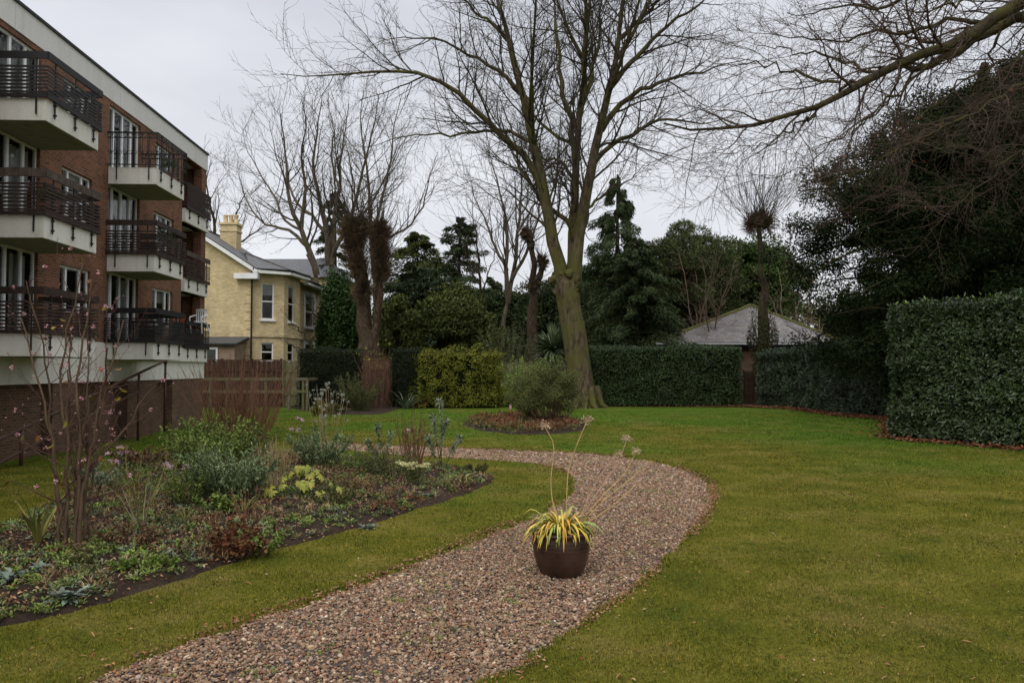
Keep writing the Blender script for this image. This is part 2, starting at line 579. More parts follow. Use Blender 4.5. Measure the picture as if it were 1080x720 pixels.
# gravel path floor, just above the cut
x0, y0 = PATH.min(0); x1, y1 = PATH.max(0)
st = .12
X, Y = np.meshgrid(np.arange(x0 - st, x1 + st, st), np.arange(y0 - st, y1 + st, st), indexing='ij')
keep = inside(PATH, X, Y) | (edge_dist(PATH, X, Y) < st)
Z = lawn_z(X, Y)[0]; Z = np.where(Z < -.03, -.038 + (vnoise(X, Y, .4, 4) - .5) * .015, -.045)
idx = np.arange(X.size).reshape(X.shape)
q = keep[:-1, :-1] & keep[1:, :-1] & keep[1:, 1:] & keep[:-1, 1:]
F = np.stack([idx[:-1, :-1][q], idx[1:, :-1][q], idx[1:, 1:][q], idx[:-1, 1:][q]], -1)
mb = MB(); mb.add(np.stack([X, Y, Z], -1), F)
tag(mb.build('gravel_path', M_PATH, smooth=True), kind='structure')

soil_sheet('flower_bed_soil', BED, M_SOIL)
soil_sheet('round_bed_soil', SMALLBED, M_SOIL, mound=.03, step=.2)
soil_sheet('hedge_bed_soil', BACKBED, M_SOIL, mound=.05, step=.4)
soil_sheet('hedge_foot_soil', RIGHTBED, M_SOIL, mound=.05, step=.35)

# ---- pebbles (nobody could count them)
ph = (1 + 5 ** .5) / 2
ICO = unit(np.array([(-1, ph, 0), (1, ph, 0), (-1, -ph, 0), (1, -ph, 0), (0, -1, ph), (0, 1, ph), (0, -1, -ph), (0, 1, -ph), (ph, 0, -1), (ph, 0, 1), (-ph, 0, -1), (-ph, 0, 1)], float))
ICOF = np.array([(0, 11, 5), (0, 5, 1), (0, 1, 7), (0, 7, 10), (0, 10, 11), (1, 5, 9), (5, 11, 4), (11, 10, 2), (10, 7, 6), (7, 1, 8), (3, 9, 4), (3, 4, 2), (3, 2, 6), (3, 6, 8), (3, 8, 9), (4, 9, 5), (2, 4, 11), (6, 2, 10), (8, 6, 7), (9, 8, 1)])


def sub_ico():
    V = [tuple(v) for v in ICO]; F = []; mid = {}

    def m(a, b):
        k = (min(a, b), max(a, b))
        if k not in mid:
            V.append(tuple(unit((np.array(V[a]) + np.array(V[b])) / 2))); mid[k] = len(V) - 1
        return mid[k]
    for a, b, c in ICOF:
        ab, bc, ca = m(a, b), m(b, c), m(c, a)
        F += [(a, ab, ca), (b, bc, ab), (c, ca, bc), (ab, bc, ca)]
    return np.array(V), np.array(F)


ICO2, ICO2F = sub_ico()


def pebbles(mb, x, y, z, s, near):
    n = len(x)
    BV, BF = (ICO2, ICO2F) if near else (ICO, ICOF)
    sc = s[:, None] * np.stack([R.uniform(.75, 1.35, n), R.uniform(.6, 1.05, n), R.uniform(.4, .75, n)], 1)
    V = BV[None] * sc[:, None] * (1 + R.uniform(-.16, .16, (n, len(BV), 1)))
    a = R.uniform(0, 2 * PI, n); b = R.normal(0, .35, n); g = R.normal(0, .35, n)

    def rot(V, i, j, a):
        c, s_ = np.cos(a)[:, None], np.sin(a)[:, None]
        W = V.copy(); W[..., i] = V[..., i] * c - V[..., j] * s_; W[..., j] = V[..., i] * s_ + V[..., j] * c
        return W
    V = rot(rot(rot(V, 1, 2, b), 0, 2, g), 0, 1, a) + np.stack([x, y, z], 1)[:, None]
    pal = np.array([1.03, .90, .79]) * np.array([(.30, .215, .155), (.25, .165, .115), (.36, .28, .21), (.18, .15, .125), (.41, .34, .27), (.23, .125, .08), (.12, .098, .082), (.31, .25, .18), (.56, .51, .44), (.15, .155, .16)])
    pr = np.array([.19, .17, .16, .12, .10, .09, .06, .06, .03, .02]); pr /= pr.sum()
    col = pal[R.choice(len(pal), n, p=pr)] * R.uniform(.55, 1.15, (n, 1)) * R.uniform(.93, 1.07, (n, 3))
    F = (np.arange(n)[:, None, None] * len(BV) + BF[None]).reshape(-1, 3)
    mb.add(V, F, np.repeat(col, len(BV), 0))


t = NT('pebble')
at = t.n('ShaderNodeAttribute', attribute_name='tint')
M_PEB = t.out(t.mix(.6, at.outputs['Color'], t.ramp(t.noise(90, 3, .6), [(.3, (.6, .6, .6)), (.7, (1.3, 1.3, 1.3))]), 'MULTIPLY'), .8, .15)
mb = MB()
NP = 105000
# as close together as pebbles lie, larger grains standing for several far off
bx0, by0 = PATH.min(0); bx1, by1 = PATH.max(0)
n_try = 760000
x = R.uniform(bx0, bx1, n_try); y = R.uniform(max(by0, 2.5), by1, n_try)
dist = np.hypot(x, y)
pitch = .0163 * np.clip(dist / 8.5, 1, 3)
keepp = R.uniform(size=n_try) < 1.25 * ((bx1 - bx0) * (by1 - max(by0, 2.5)) / n_try) / pitch ** 2
x, y, pitch, dist = x[keepp], y[keepp], pitch[keepp], dist[keepp]
z, sd = lawn_z(x, y)
k = sd > .0
x, y, pitch, dist = x[k], y[k], pitch[k], dist[k]
print('pebbles', len(x))
s = pitch * .58 * np.exp(R.normal(0, .33, len(x)))
thin = vnoise(x, y, .8, 91) * .6 + vnoise(x, y, .25, 92) * .4
k = R.uniform(size=len(x)) < np.clip(1.25 - 1.4 * np.clip(thin - .58, 0, 1) * 2.4, .6, 1)
x, y, pitch, dist, s, thin = x[k], y[k], pitch[k], dist[k], s[k], thin[k]
zz = -.036 + R.uniform(-.004, .016, len(x)) + (vnoise(x, y, .7, 93) - .5) * .012
nr = dist < 7.2
pebbles(mb, x[nr], y[nr], zz[nr], s[nr], True)
pebbles(mb, x[~nr], y[~nr], zz[~nr], s[~nr], False)
# strays along the lawn edge
n = 1500
i = R.integers(0, len(x), n)
th = R.uniform(0, 2 * PI, n)
xx = x[i] + np.cos(th) * R.uniform(0, .25, n); yy = y[i] + np.sin(th) * R.uniform(0, .25, n)
z2, sd2 = lawn_z(xx, yy)
k = (sd2 < 0)
pebbles(mb, xx[k], yy[k], z2[k] + .006, s[i][k] * .8, False)
tag(mb.build('gravel', M_PEB, smooth=True), kind='stuff')

# ---- grass blades
mb = MB()
n_try = 1300000
y = 3.6 * (34 / 3.6) ** R.uniform(size=n_try)          # density falls with the square of the distance
x = R.uniform(-.78, .78, n_try) * y
z, sd = lawn_z(x, y)
ok = (sd < .02) & ~inside(BED, x, y) & ~inside(SMALLBED, x, y) & ~inside(BACKBED, x, y) & ~inside(RIGHTBED, x, y)
fx = -8.862 - .048 * y
ok &= x > fx + .1
ok &= R.uniform(size=n_try) < (.32 + .4 * vnoise(x, y, .5, 12))
edge = (np.abs(sd) < .07)
x, y, z, edge = x[ok], y[ok], z[ok], edge[ok]
n = len(x); print('blades', n)
sc_ = np.clip(y / 5.0, .8, 5)
h = R.uniform(.007, .018, n) * (1 + .12 * (sc_ - 1)) * np.where(edge, 1.8, 1)
h *= .7 + .6 * vnoise(x, y, .35, 21)
w = .0028 * sc_ ** .9 * R.uniform(.7, 1.3, n)
a = R.uniform(0, 2 * PI, n); lean = R.uniform(.2, 1.5, n)
dirv = np.stack([np.cos(a) * lean, np.sin(a) * lean, np.ones(n)], 1)
dirv = unit(dirv)
sdv = unit(np.stack([-np.sin(a), np.cos(a), np.zeros(n)], 1))
p = np.stack([x, y, z - .002], 1)
V = np.stack([p - sdv * w[:, None], p + sdv * w[:, None], p + dirv * h[:, None] * 1.5], 1)
mb.add(V, (np.arange(n)[:, None] * 3 + np.array([[0, 1, 2]])))
tag(mb.build('grass', M_BLADE), kind='stuff')
# ================================================================== bare branches
def interp(pts, rad, pi, tt):
    K = pts.shape[1]
    f = tt * (K - 1); i = np.clip(f.astype(int), 0, K - 2); u = (f - i)
    a = pts[pi, i]; b = pts[pi, i + 1]
    return a + (b - a) * u[:, None], unit(b - a), rad[pi, i] * (1 - u) + rad[pi, i + 1] * u


def side_branches(pts, rad, dens=None, count=None, t=(.15, 1), ang=(30, 55), ln=(.4, .7), absl=None, K=6, wander=.18, up=.05, rr=.55, rl=.014, end=.25, minr=.003, flat=0.0, fall=.5, upbias=0.0):
    """children of a set of equal-length polylines; everything by arrays"""
    P0 = len(pts)
    plen = np.linalg.norm(np.diff(pts, axis=1), axis=2).sum(1)
    n = np.full(P0, count) if count is not None else np.maximum(1, np.round(plen * dens * (t[1] - t[0])).astype(int))
    pi = np.repeat(np.arange(P0), n)
    M = len(pi)
    j = np.concatenate([np.arange(k) for k in n])
    tt = t[0] + (t[1] - t[0]) * (j + R.uniform(.1, .9, M)) / n[pi]
    o, d, r = interp(pts, rad, pi, np.clip(tt, 0, .999))
    q = np.cross(d, rvec(M)); q = unit(q)
    if flat: q = unit(q * np.array([1, 1, 1 - flat]))
    if upbias: q = unit(q + np.array([0, 0, upbias]))
    a = np.radians(R.uniform(*ang, M))[:, None]
    dr = unit(d * np.cos(a) + q * np.sin(a))
    L = (absl[0] + (absl[1] - absl[0]) * R.uniform(size=M)) if absl else plen[pi] * R.uniform(*ln, M)
    L = L * (1 - fall * tt)
    out = np.zeros((M, K, 3)); out[:, 0] = o
    st = L / (K - 1)
    for k in range(1, K):
        out[:, k] = out[:, k - 1] + dr * st[:, None]
        dr = unit(dr + rvec(M) * wander + np.array([0, 0, up]))
    r0 = np.minimum(r * rr, L * rl + minr)
    r0 = np.maximum(r0, minr)
    rr_ = r0[:, None] * (1 - (1 - end) * np.linspace(0, 1, K)[None])
    return out, np.maximum(rr_, minr * .6)


def cat(sets):
    """resample sets of branches to the same number of points so that they can be parents together"""
    K = max(s[0].shape[1] for s in sets)
    P_, R_ = [], []
    for p, r in sets:
        if p.shape[1] != K:
            f = np.linspace(0, p.shape[1] - 1.001, K); i = f.astype(int); u = f - i
            p = p[:, i] * (1 - u)[None, :, None] + p[:, i + 1] * u[None, :, None]
            r = r[:, i] * (1 - u)[None] + r[:, i + 1] * u[None]
        P_.append(p); R_.append(r)
    return np.concatenate(P_), np.concatenate(R_)


def guide(pix, Y, r0, r1, K=14, dep=None, wob=0.0):
    """a limb along points of the photo, set at its own distances"""
    n = len(pix)
    dep = np.linspace(0, 0, n) if dep is None else np.asarray(dep, float)
    if len(dep) != n: dep = np.interp(np.linspace(0, 1, n), np.linspace(0, 1, len(dep)), dep)
    w = np.array([P(x, y, Y + q) for (x, y), q in zip(pix, dep)])
    p = spline(w, K)
    if wob: p[1:-1] += R.normal(0, wob, (K - 2, 3))
    e = r1 if r0 > .4 or n < 4 else r1 * .45
    return p[None], (e + (r0 - e) * np.linspace(1, 0, K) ** (1 if r0 > .4 or n < 4 else 1.15))[None]


def sub(o, parts):
    """move vertices built in world space into a thing's own frame"""
    loc = np.array(o.location)
    for mb in parts:
        mb.v = [v - loc for v in mb.v]


def finish(th, items):
    """items: (name, MB, material, smooth[, parent index]) built in world coordinates"""
    loc = np.array(th.location)
    res = []
    for it in items:
        mb = it[1]
        mb.v = [v - loc for v in mb.v]
        par = res[it[4]] if len(it) > 4 else th
        res.append(mb.build(it[0], it[2], par, it[3]))
    return res


M_BARK_G = bark_mat('green_bark', (.030, .023, .015), (.150, .115, .072), (.095, .092, .028), 1.5, 1.0, .51)
M_BARK_D = bark_mat('dark_bark', (.020, .015, .010), (.065, .050, .032), (.045, .048, .014), 2.0, .8, .56)
M_BARK_P = bark_mat('pollard_bark', (.030, .021, .015), (.105, .074, .050), (.05, .045, .018), 3.0, 1.0, .60)
M_BARK_L = bark_mat('pale_bark', (.06, .048, .034), (.16, .13, .095), (.08, .078, .03), 2.0, .6, .6)
M_TWIG = flat_mat('twigs', (.052, .042, .028), .9, .3, 3)
M_TWIG_D = flat_mat('dark_twigs', (.040, .028, .020), .9, .3, 3)
M_TWIG_P = flat_mat('pale_twigs', (.14, .10, .068), .9, .3, 3)

TREES = 'garden and neighbouring trees'


def wood_mesh(sets):
    mb = MB()
    for (p, r), S in sets:
        mb.tubes(p, r, S)
    return mb


# ------------------------------------------------------------------ leaves in clumps
def clump_points(c, rads, n, shell=.5):
    d = rvec(n)
    q = R.uniform(shell, 1, n) ** .6
    return c + d * q[:, None] * np.asarray(rads), d


def clump_crown(mb, centers, radii, leaves, L, W, up=.3, shell=.55, droop=0.0, jitter=.6):
    """centers (N,3), radii (N,3): leaves over each clump facing outward"""
    N = len(centers)
    i = np.repeat(np.arange(N), leaves)
    M = len(i)
    d = rvec(M)
    q = R.uniform(shell, 1.05, M)
    p = centers[i] + d * q[:, None] * radii[i]
    ax = unit(np.cross(d, rvec(M)) + d * jitter + np.array([0, 0, -droop]))
    nr = unit(d + rvec(M) * .6 + np.array([0, 0, up]))
    mb.leaves(p, ax, nr, L * R.uniform(.6, 1.3, M), W * R.uniform(.7, 1.2, M))


def ellipsoid_centers(c, rads, n, shell=.45, squash_low=0.0):
    d = rvec(n * 2)
    if squash_low:
        d = d[d[:, 2] > -squash_low]
    d = d[:n]
    q = R.uniform(shell, 1, len(d)) ** .5
    return np.asarray(c) + d * q[:, None] * np.asarray(rads)


def conifer(name, label, base, H, Rad, mat, nbr=90, per=70, L=.35, W=.09, droop=.35, z0=.12, shape=1.0, rag=.25, hang=.5, bark=None, group=TREES, up=0.05, lean=(0, 0), cl=.14):
    th = thing(name, label, 'tree', base, group=group)
    base = np.asarray(base, float)
    K = 12
    trunk = spline([base, base + np.array([lean[0] * .4, lean[1] * .4, H * .5]), base + np.array([lean[0], lean[1], H])], K)[None]
    tr = np.linspace(H * .022, H * .003, K)[None]
    n = nbr
    tt = z0 + (1 - z0) * (np.arange(n) + R.uniform(0, 1, n)) / n
    o, d, r = interp(trunk, tr, np.zeros(n, int), np.clip(tt, 0, .995))
    az = R.uniform(0, 2 * PI, n) + np.arange(n) * 2.4
    u = (tt - z0) / (1 - z0)
    Lb = Rad * ((1 - u) ** shape) * R.uniform(1 - rag, 1 + rag, n) + .25
    dr = unit(np.stack([np.cos(az), np.sin(az), np.full(n, up)], 1))
    KB = 7
    br = np.zeros((n, KB, 3)); br[:, 0] = o
    for k in range(1, KB):
        br[:, k] = br[:, k - 1] + dr * (Lb / (KB - 1))[:, None]
        dr = unit(dr + np.array([0, 0, -droop / (KB - 1)]) + rvec(n) * .12)
    brr = (Lb * .014 + .008)[:, None] * np.linspace(1, .3, KB)[None]
    wood = wood_mesh([((trunk, tr), 8), ((br, brr), 4)])
    # foliage sprays
    M = n * per
    pi = np.repeat(np.arange(n), per)
    t_ = R.uniform(.12, 1, M) ** .8
    p, dd, _ = interp(br, brr, pi, np.clip(t_, 0, .999))
    p = p + rvec(M) * (Lb[pi] * cl * (1.2 - .6 * t_))[:, None] * np.array([1, 1, .55]) + np.array([0, 0, -1]) * (R.uniform(0, hang, M) * L * 1.5)[:, None]
    ax = unit(dd + rvec(M) * .7 + np.array([0, 0, -hang]))
    fol = MB(); fol.leaves(p, ax, unit(np.array([0, 0, 1.0]) + rvec(M) * .8), L * R.uniform(.5, 1.2, M), W * R.uniform(.7, 1.3, M))
    finish(th, [('trunk', wood, bark or M_BARK_D, True), ('crown', fol, mat, False)])
    return th


def bush(name, label, c, rads, mat, stems_mat, leaves=4000, L=.06, W=.025, n_cl=40, cat_='shrub', group='shrubs and border plants', cl=.3, loose=.3, nst=14, shell=.3, up=.3, foot=None):
    """rounded shrub standing on the ground at c (x, y), rads its half sizes"""
    x, y, z = c
    th = thing(name, label, cat_, (x, y, z), group=group)
    ctr = np.array([x, y, z + rads[2] * 1.0])
    cen = ellipsoid_centers(ctr, np.asarray(rads) * (1 - cl * .8), n_cl, shell, .75)
    cen += R.normal(0, loose * .15, cen.shape) * np.asarray(rads)
    rd = np.asarray(rads)[None] * cl * R.uniform(.6, 1.25, (len(cen), 1))
    fol = MB(); clump_crown(fol, cen, rd, max(4, leaves // len(cen)), L, W, up)
    # stems from the foot into the clumps
    k = R.integers(0, len(cen), nst)
    base = np.array([x, y, z - .02]) + R.normal(0, .12, (nst, 3)) * np.array([rads[0], rads[1], 0])
    mid = base * .5 + cen[k] * .5 + R.normal(0, .06, (nst, 3)) * rads[0] + np.array([0, 0, -.1]) * rads[2]
    pts = np.stack([base, base * .6 + mid * .4 + np.array([0, 0, .05]) * rads[2], mid, mid * .4 + cen[k] * .6, cen[k]], 1)
    st = MB(); st.tubes(pts, np.broadcast_to(np.linspace(.014, .004, 5) * max(.5, min(2.0, rads[2] / .5)), (nst, 5)), 5)
    finish(th, [('stems', st, stems_mat, True), ('foliage', fol, mat, False)])
    return th


def hedge(name, label, line, thick, h, mat, dens=420, L=.09, W=.038, core=None, z0=0.0, hvar=.06, group='clipped hedges', bulge=.10, rag=.03, top_sprout=0.0, hfun=None, ends=(True, True)):
    """clipped hedge: line = front edge on the ground, body behind it (to the left of the line's direction)"""
    line = np.asarray(line, float)
    seg = np.concatenate([[0], np.cumsum(np.linalg.norm(np.diff(line, axis=0), axis=1))]); T = seg[-1]

    def front(s):
        xx = np.interp(s, seg, line[:, 0]); yy = np.interp(s, seg, line[:, 1])
        e = .15
        tx = np.interp(s + e, seg, line[:, 0]) - np.interp(s - e, seg, line[:, 0]); ty = np.interp(s + e, seg, line[:, 1]) - np.interp(s - e, seg, line[:, 1])
        nn = unit(np.stack([ty, -tx], -1))           # outward normal of the front face
        return xx, yy, nn
    ctr = line.mean(0)
    th = thing(name, label, 'hedge', (ctr[0], ctr[1], z0), group=group)
    hf = (lambda s: h * np.ones_like(s)) if hfun is None else hfun
    fol = MB()

    def put(p, outn, n):
        bump = (vnoise(p[:, 0] * 1.3 + p[:, 1], p[:, 2] * 1.2, .45, 31) - .5) * bulge * 2 + (vnoise(p[:, 0] - p[:, 1] * 1.1, p[:, 2], .16, 17) - .5) * bulge
        p = p + outn * (bump + R.uniform(-.10, rag, n))[:, None]
        d = unit(np.cross(outn, rvec(n)) + outn * R.uniform(.1, 1.1, (n, 1)) + np.array([0, 0, .15]))
        nr = unit(outn + rvec(n) * .55 + np.array([0, 0, .5]))
        fol.leaves(p, d, nr, L * R.uniform(.6, 1.25, n), W * R.uniform(.7, 1.2, n), six=(L > .07))
    n = int(T * h * dens)
    s = R.uniform(0, T, n); xx, yy, nn = front(s); zz = R.uniform(.03, 1, n) * hf(s)
    rnd = .10
    put(np.stack([xx, yy, z0 + zz], 1), np.concatenate([nn, np.zeros((n, 1))], 1), n)
    n = int(T * thick * dens * .7)
    s = R.uniform(0, T, n); xx, yy, nn = front(s); w = R.uniform(0, thick, n)
    zt = hf(s) + (vnoise(s, w, .7, 77) - .5) * 2 * hvar - rnd * (w < .12)
    put(np.stack([xx - nn[:, 0] * w, yy - nn[:, 1] * w, z0 + zt], 1), np.tile([0, 0, 1.0], (n, 1)), n)
    for e, (use, se) in enumerate(zip(ends, (0.0, T))):
        if not use: continue
        n = int(thick * h * dens)
        xx, yy, nn = front(np.full(n, se)); w = R.uniform(0, thick, n); zz = R.uniform(.03, 1, n) * hf(np.full(n, se))
        tdir = np.stack([-nn[:, 1], nn[:, 0]], 1) * (-1 if e == 0 else 1)
        put(np.stack([xx - nn[:, 0] * w, yy - nn[:, 1] * w, z0 + zz], 1), np.concatenate([tdir, np.zeros((n, 1))], 1), n)
    items = []
    if top_sprout:
        n = int(T * top_sprout)
        s = R.uniform(0, T, n); xx, yy, nn = front(s); w = R.uniform(0, thick, n)
        p = np.stack([xx - nn[:, 0] * w, yy - nn[:, 1] * w, z0 + hf(s) + R.uniform(-.02, .10, n)], 1)
        sp = MB(); d = unit(rvec(n) + np.array([0, 0, .9]))
        sp.leaves(p, d, unit(rvec(n) + np.array([0, -.8, .4])), L * R.uniform(.8, 1.3, n), W * 1.1, six=True)
        items.append(('young_leaves', sp, M_SPROUT, False))
    # solid core, coloured dark for the shade among leaves and stems
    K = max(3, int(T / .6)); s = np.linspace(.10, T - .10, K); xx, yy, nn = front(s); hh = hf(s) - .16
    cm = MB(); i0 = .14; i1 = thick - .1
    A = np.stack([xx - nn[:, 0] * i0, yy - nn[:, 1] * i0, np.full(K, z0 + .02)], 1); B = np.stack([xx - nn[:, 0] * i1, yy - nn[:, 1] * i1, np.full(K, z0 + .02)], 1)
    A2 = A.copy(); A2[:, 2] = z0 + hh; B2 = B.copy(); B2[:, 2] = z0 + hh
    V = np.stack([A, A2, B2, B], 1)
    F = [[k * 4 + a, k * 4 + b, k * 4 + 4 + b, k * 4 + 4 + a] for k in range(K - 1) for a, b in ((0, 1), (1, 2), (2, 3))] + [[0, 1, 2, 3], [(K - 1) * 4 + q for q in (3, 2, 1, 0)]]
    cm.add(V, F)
    items = [('shade_core', cm, core or M_CORE, False), ('foliage', fol, mat, False)] + items
    finish(th, items)
    return th


t = NT('hedge_shade')
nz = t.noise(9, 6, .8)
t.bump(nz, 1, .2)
M_CORE = t.out(t.ramp(nz, [(.35, (.006, .009, .005)), (.7, (.022, .026, .012))]), 1.0, .05)  # leaf shade inside the hedge, put into the base colour
M_SPROUT = leaf_mat('young_leaf', [(.16, .26, .05), (.24, .34, .08), (.13, .20, .05)], .45)
# ================================================================== building materials
def brick_mat(name, c1, c2, mortar, bw=.175, bh=.058, soot=.35, bump=.5):
    t = NT(name)
    sp = t.n('ShaderNodeSeparateXYZ'); t.l(t.coord(), sp.inputs[0])
    cb = t.n('ShaderNodeCombineXYZ')
    t.l(t.math('ADD', sp.outputs[0], sp.outputs[1]), cb.inputs[0]); t.l(sp.outputs[2], cb.inputs[1])
    b = t.n('ShaderNodeTexBrick')
    b.inputs['Scale'].default_value = 1; b.inputs['Brick Width'].default_value = bw; b.inputs['Row Height'].default_value = bh
    b.inputs['Mortar Size'].default_value = .0065; b.inputs['Mortar Smooth'].default_value = .2; b.inputs['Bias'].default_value = -.1
    b.inputs['Color1'].default_value = (*c1, 1); b.inputs['Color2'].default_value = (*c2, 1); b.inputs['Mortar'].default_value = (*mortar, 1)
    t.l(cb.outputs[0], b.inputs['Vector'])
    nz = t.noise(1.3, 5, .65); n2 = t.noise(22, 3, .6)
    c = t.mix(1.0, b.outputs['Color'], t.ramp(nz, [(.3, (1 - soot,) * 3), (.7, (1.15,) * 3)]), 'MULTIPLY')
    c = t.mix(.7, c, t.ramp(n2, [(.3, (.7,) * 3), (.7, (1.25,) * 3)]), 'MULTIPLY')
    t.bump(t.math('SUBTRACT', t.math('MULTIPLY', n2, .3), b.outputs['Fac']), bump, .008)
    return t.out(c, .9, .15)


def render_mat(name, col, stain=(.25, .24, .17), amt=.5):
    """painted concrete with rain streaks and algae"""
    t = NT(name)
    mp = t.n('ShaderNodeMapping'); mp.inputs['Scale'].default_value = (3.2, 3.2, .35); t.l(t.coord(), mp.inputs[0])
    s = t.noise(1.6, 5, .7, mp.outputs[0]); n = t.noise(2.5, 6, .7); f = t.noise(30, 4, .6)
    k = t.ramp(s, [(.42, (0, 0, 0)), (.66, (1, 1, 1))])
    k2 = t.ramp(n, [(.45, (.25, .25, .25)), (.7, (1, 1, 1))])
    c = t.mix(t.math('MULTIPLY', t.math('MULTIPLY', k, k2), amt), col, stain)
    c = t.mix(.6, c, t.ramp(f, [(.3, (.85,) * 3), (.7, (1.08,) * 3)]), 'MULTIPLY')
    t.bump(f, .25, .004)
    return t.out(c, .85, .2)


M_BRICK = brick_mat('red_brick', (.225, .088, .046), (.105, .044, .028), (.23, .18, .13))
M_BRICK_DK = brick_mat('brown_brick', (.16, .088, .056), (.085, .048, .034), (.19, .15, .11))
M_CONC = render_mat('painted_concrete', (.70, .68, .62), (.32, .30, .20), .55)
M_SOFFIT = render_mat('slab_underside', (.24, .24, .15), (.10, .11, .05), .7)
M_FASCIA = render_mat('roof_fascia_paint', (.66, .65, .62), (.42, .40, .36), .4)
M_COPING = flat_mat('black_coping', (.02, .02, .022), .6)
M_UPVC = flat_mat('white_window_frame', (.74, .75, .75), .4, .04)
M_BLACK = flat_mat('black_paint', (.013, .012, .012), .5, .3, 9)
M_SLATK = flat_mat('black_slats', (.018, .016, .016), .55, .3, 9)
M_SLATB = flat_mat('brown_slats', (.034, .021, .016), .75, .35, 7)
M_WEATH = flat_mat('weathered_board', (.075, .055, .042), .85, .45, 5)
M_PIPE = flat_mat('brown_handrail', (.075, .038, .028), .55, .3, 8)
M_ROOMSHADE = flat_mat('room_shade', (.035, .030, .025), .9)
M_CURT = flat_mat('net_curtain', (.62, .61, .58), .9, .1)
M_PLASTIC = flat_mat('white_plastic', (.72, .72, .70), .4, .05)


def glass_mat(name, tint=(.012, .014, .014)):
    t = NT(name)
    # clear pane: reflects more the flatter it is seen
    fr = t.n('ShaderNodeFresnel'); fr.inputs['IOR'].default_value = 1.6
    tr = t.n('ShaderNodeBsdfTransparent'); gl = t.n('ShaderNodeBsdfGlossy'); gl.inputs['Roughness'].default_value = .02
    tr.inputs['Color'].default_value = (.80, .83, .82, 1)
    mx = t.n('ShaderNodeMixShader'); t.l(fr.outputs[0], mx.inputs[0]); t.l(tr.outputs[0], mx.inputs[1]); t.l(gl.outputs[0], mx.inputs[2])
    o = [q for q in t.t.nodes if q.type == 'OUTPUT_MATERIAL'][0]; t.l(mx.outputs[0], o.inputs['Surface'])
    return t.m


M_GLASS = glass_mat('window_glass', (.035, .04, .04))
M_GLASS2 = glass_mat('sky_bright_glass', (.13, .14, .15))


def wall_cells(mb, x0, x1, z0, z1, holes, y0, y1, axis='x'):
    xs = sorted({x0, x1, *[h[0] for h in holes], *[h[1] for h in holes]}); xs = [q for q in xs if x0 <= q <= x1]
    for a, b in zip(xs, xs[1:]):
        m = (a + b) / 2
        hs = sorted([(h[2], h[3]) for h in holes if h[0] < m < h[1]])
        z = z0
        for c, d in hs:
            if c > z + 1e-6: mb.box(a, b, y0, y1, z, c) if axis == 'x' else mb.box(y0, y1, a, b, z, c)
            z = max(z, d)
        if z < z1 - 1e-6: mb.box(a, b, y0, y1, z, z1) if axis == 'x' else mb.box(y0, y1, a, b, z, z1)


def window_part(parent, x0, x1, z0, z1, y, lights, frame=M_UPVC, fw=.05, name='window', glass=None, transom=None, depth=.06):
    """casement in a wall facing +y: lights = relative widths; transom = height fraction with a top light"""
    f = MB()
    y0, y1 = y - depth, y
    f.box(x0, x1, y0, y1, z0, z0 + fw); f.box(x0, x1, y0, y1, z1 - fw, z1)
    f.box(x0, x0 + fw, y0, y1, z0 + fw, z1 - fw); f.box(x1 - fw, x1, y0, y1, z0 + fw, z1 - fw)
    W = x1 - x0; s = sum(lights); c = x0
    edges = [x0]
    for q in lights:
        c += W * q / s; edges.append(c)
    for e in edges[1:-1]:
        f.box(e - fw * .7, e + fw * .7, y0 - .001, y1 + .006, z0 + fw, z1 - fw)
    if transom:
        zt = z0 + (z1 - z0) * transom
        a, b = edges[0], edges[1]
        f.box(a + fw, b - fw * .7, y0, y1 + .003, zt - fw * .5, zt + fw * .5)
    w = f.build(name, frame, parent)
    g = MB()
    for a, b in zip(edges, edges[1:]):
        # each light a pane of its own within the frame, very slightly out of plane with the next
        tw = R.uniform(-.004, .004)
        V = [[a + fw * .7, y - .03 + tw, z0 + fw], [b - fw * .7, y - .03 - tw, z0 + fw], [b - fw * .7, y - .03 - tw, z1 - fw], [a + fw * .7, y - .03 + tw, z1 - fw]]
        g.add(V, [[3, 2, 1, 0]])
    g.build('pane', glass or M_GLASS, w)
    return w


# ================================================================== block of flats
CX, CY = -10.10, 25.8
flats = thing('apartment_building', 'long red brick block of flats with white concrete balconies and a pale flat roof fascia', 'building', (CX, CY, 0), math.atan2(-1, .048))
FLOOR = [2.03, 4.15, 6.27]
SLAB = .40
ROOF = 8.92
LEN = 27.0
cols = [(5.1, 6.95), (9.88, 11.85), (14.75, 16.7), (19.6, 21.5)]
wins = [(2.75, 4.2), (7.7, 9.05), (12.5, 13.9), (17.4, 18.8)]
wall = MB(); holes = []
for i, fz in enumerate(FLOOR):
    st = fz + SLAB
    top = (FLOOR[i + 1] + .12 if i < 2 else 8.33)
    for a, b in cols: holes.append((a + .02, b - .05, st + .02, top - .10))
    for a, b in wins: holes.append((a, b, st + .58, top - .22))
    holes.append((.42, 2.1, st - .0, top - .02 if i == 2 else FLOOR[i + 1] + .0))
wall_cells(wall, 0, LEN, 2.43, 8.33, holes, -.25, 0)
wall.box(-.0, .25, -11, -.2505, 2.43, 8.33)      # end wall
wall.box(LEN - .25, LEN, -11, -.2505, 2.43, 8.33)
# loggia lining
for i, fz in enumerate(FLOOR):
    z1 = FLOOR[i + 1] if i < 2 else 8.33
    wall.box(.2505, 2.4, -1.75, -1.55, fz + SLAB, z1)
    wall.box(2.1, 2.3, -1.55, -.2505, fz + SLAB, z1)
wall.build('wall', M_BRICK, flats)
up = MB(); holes2 = []
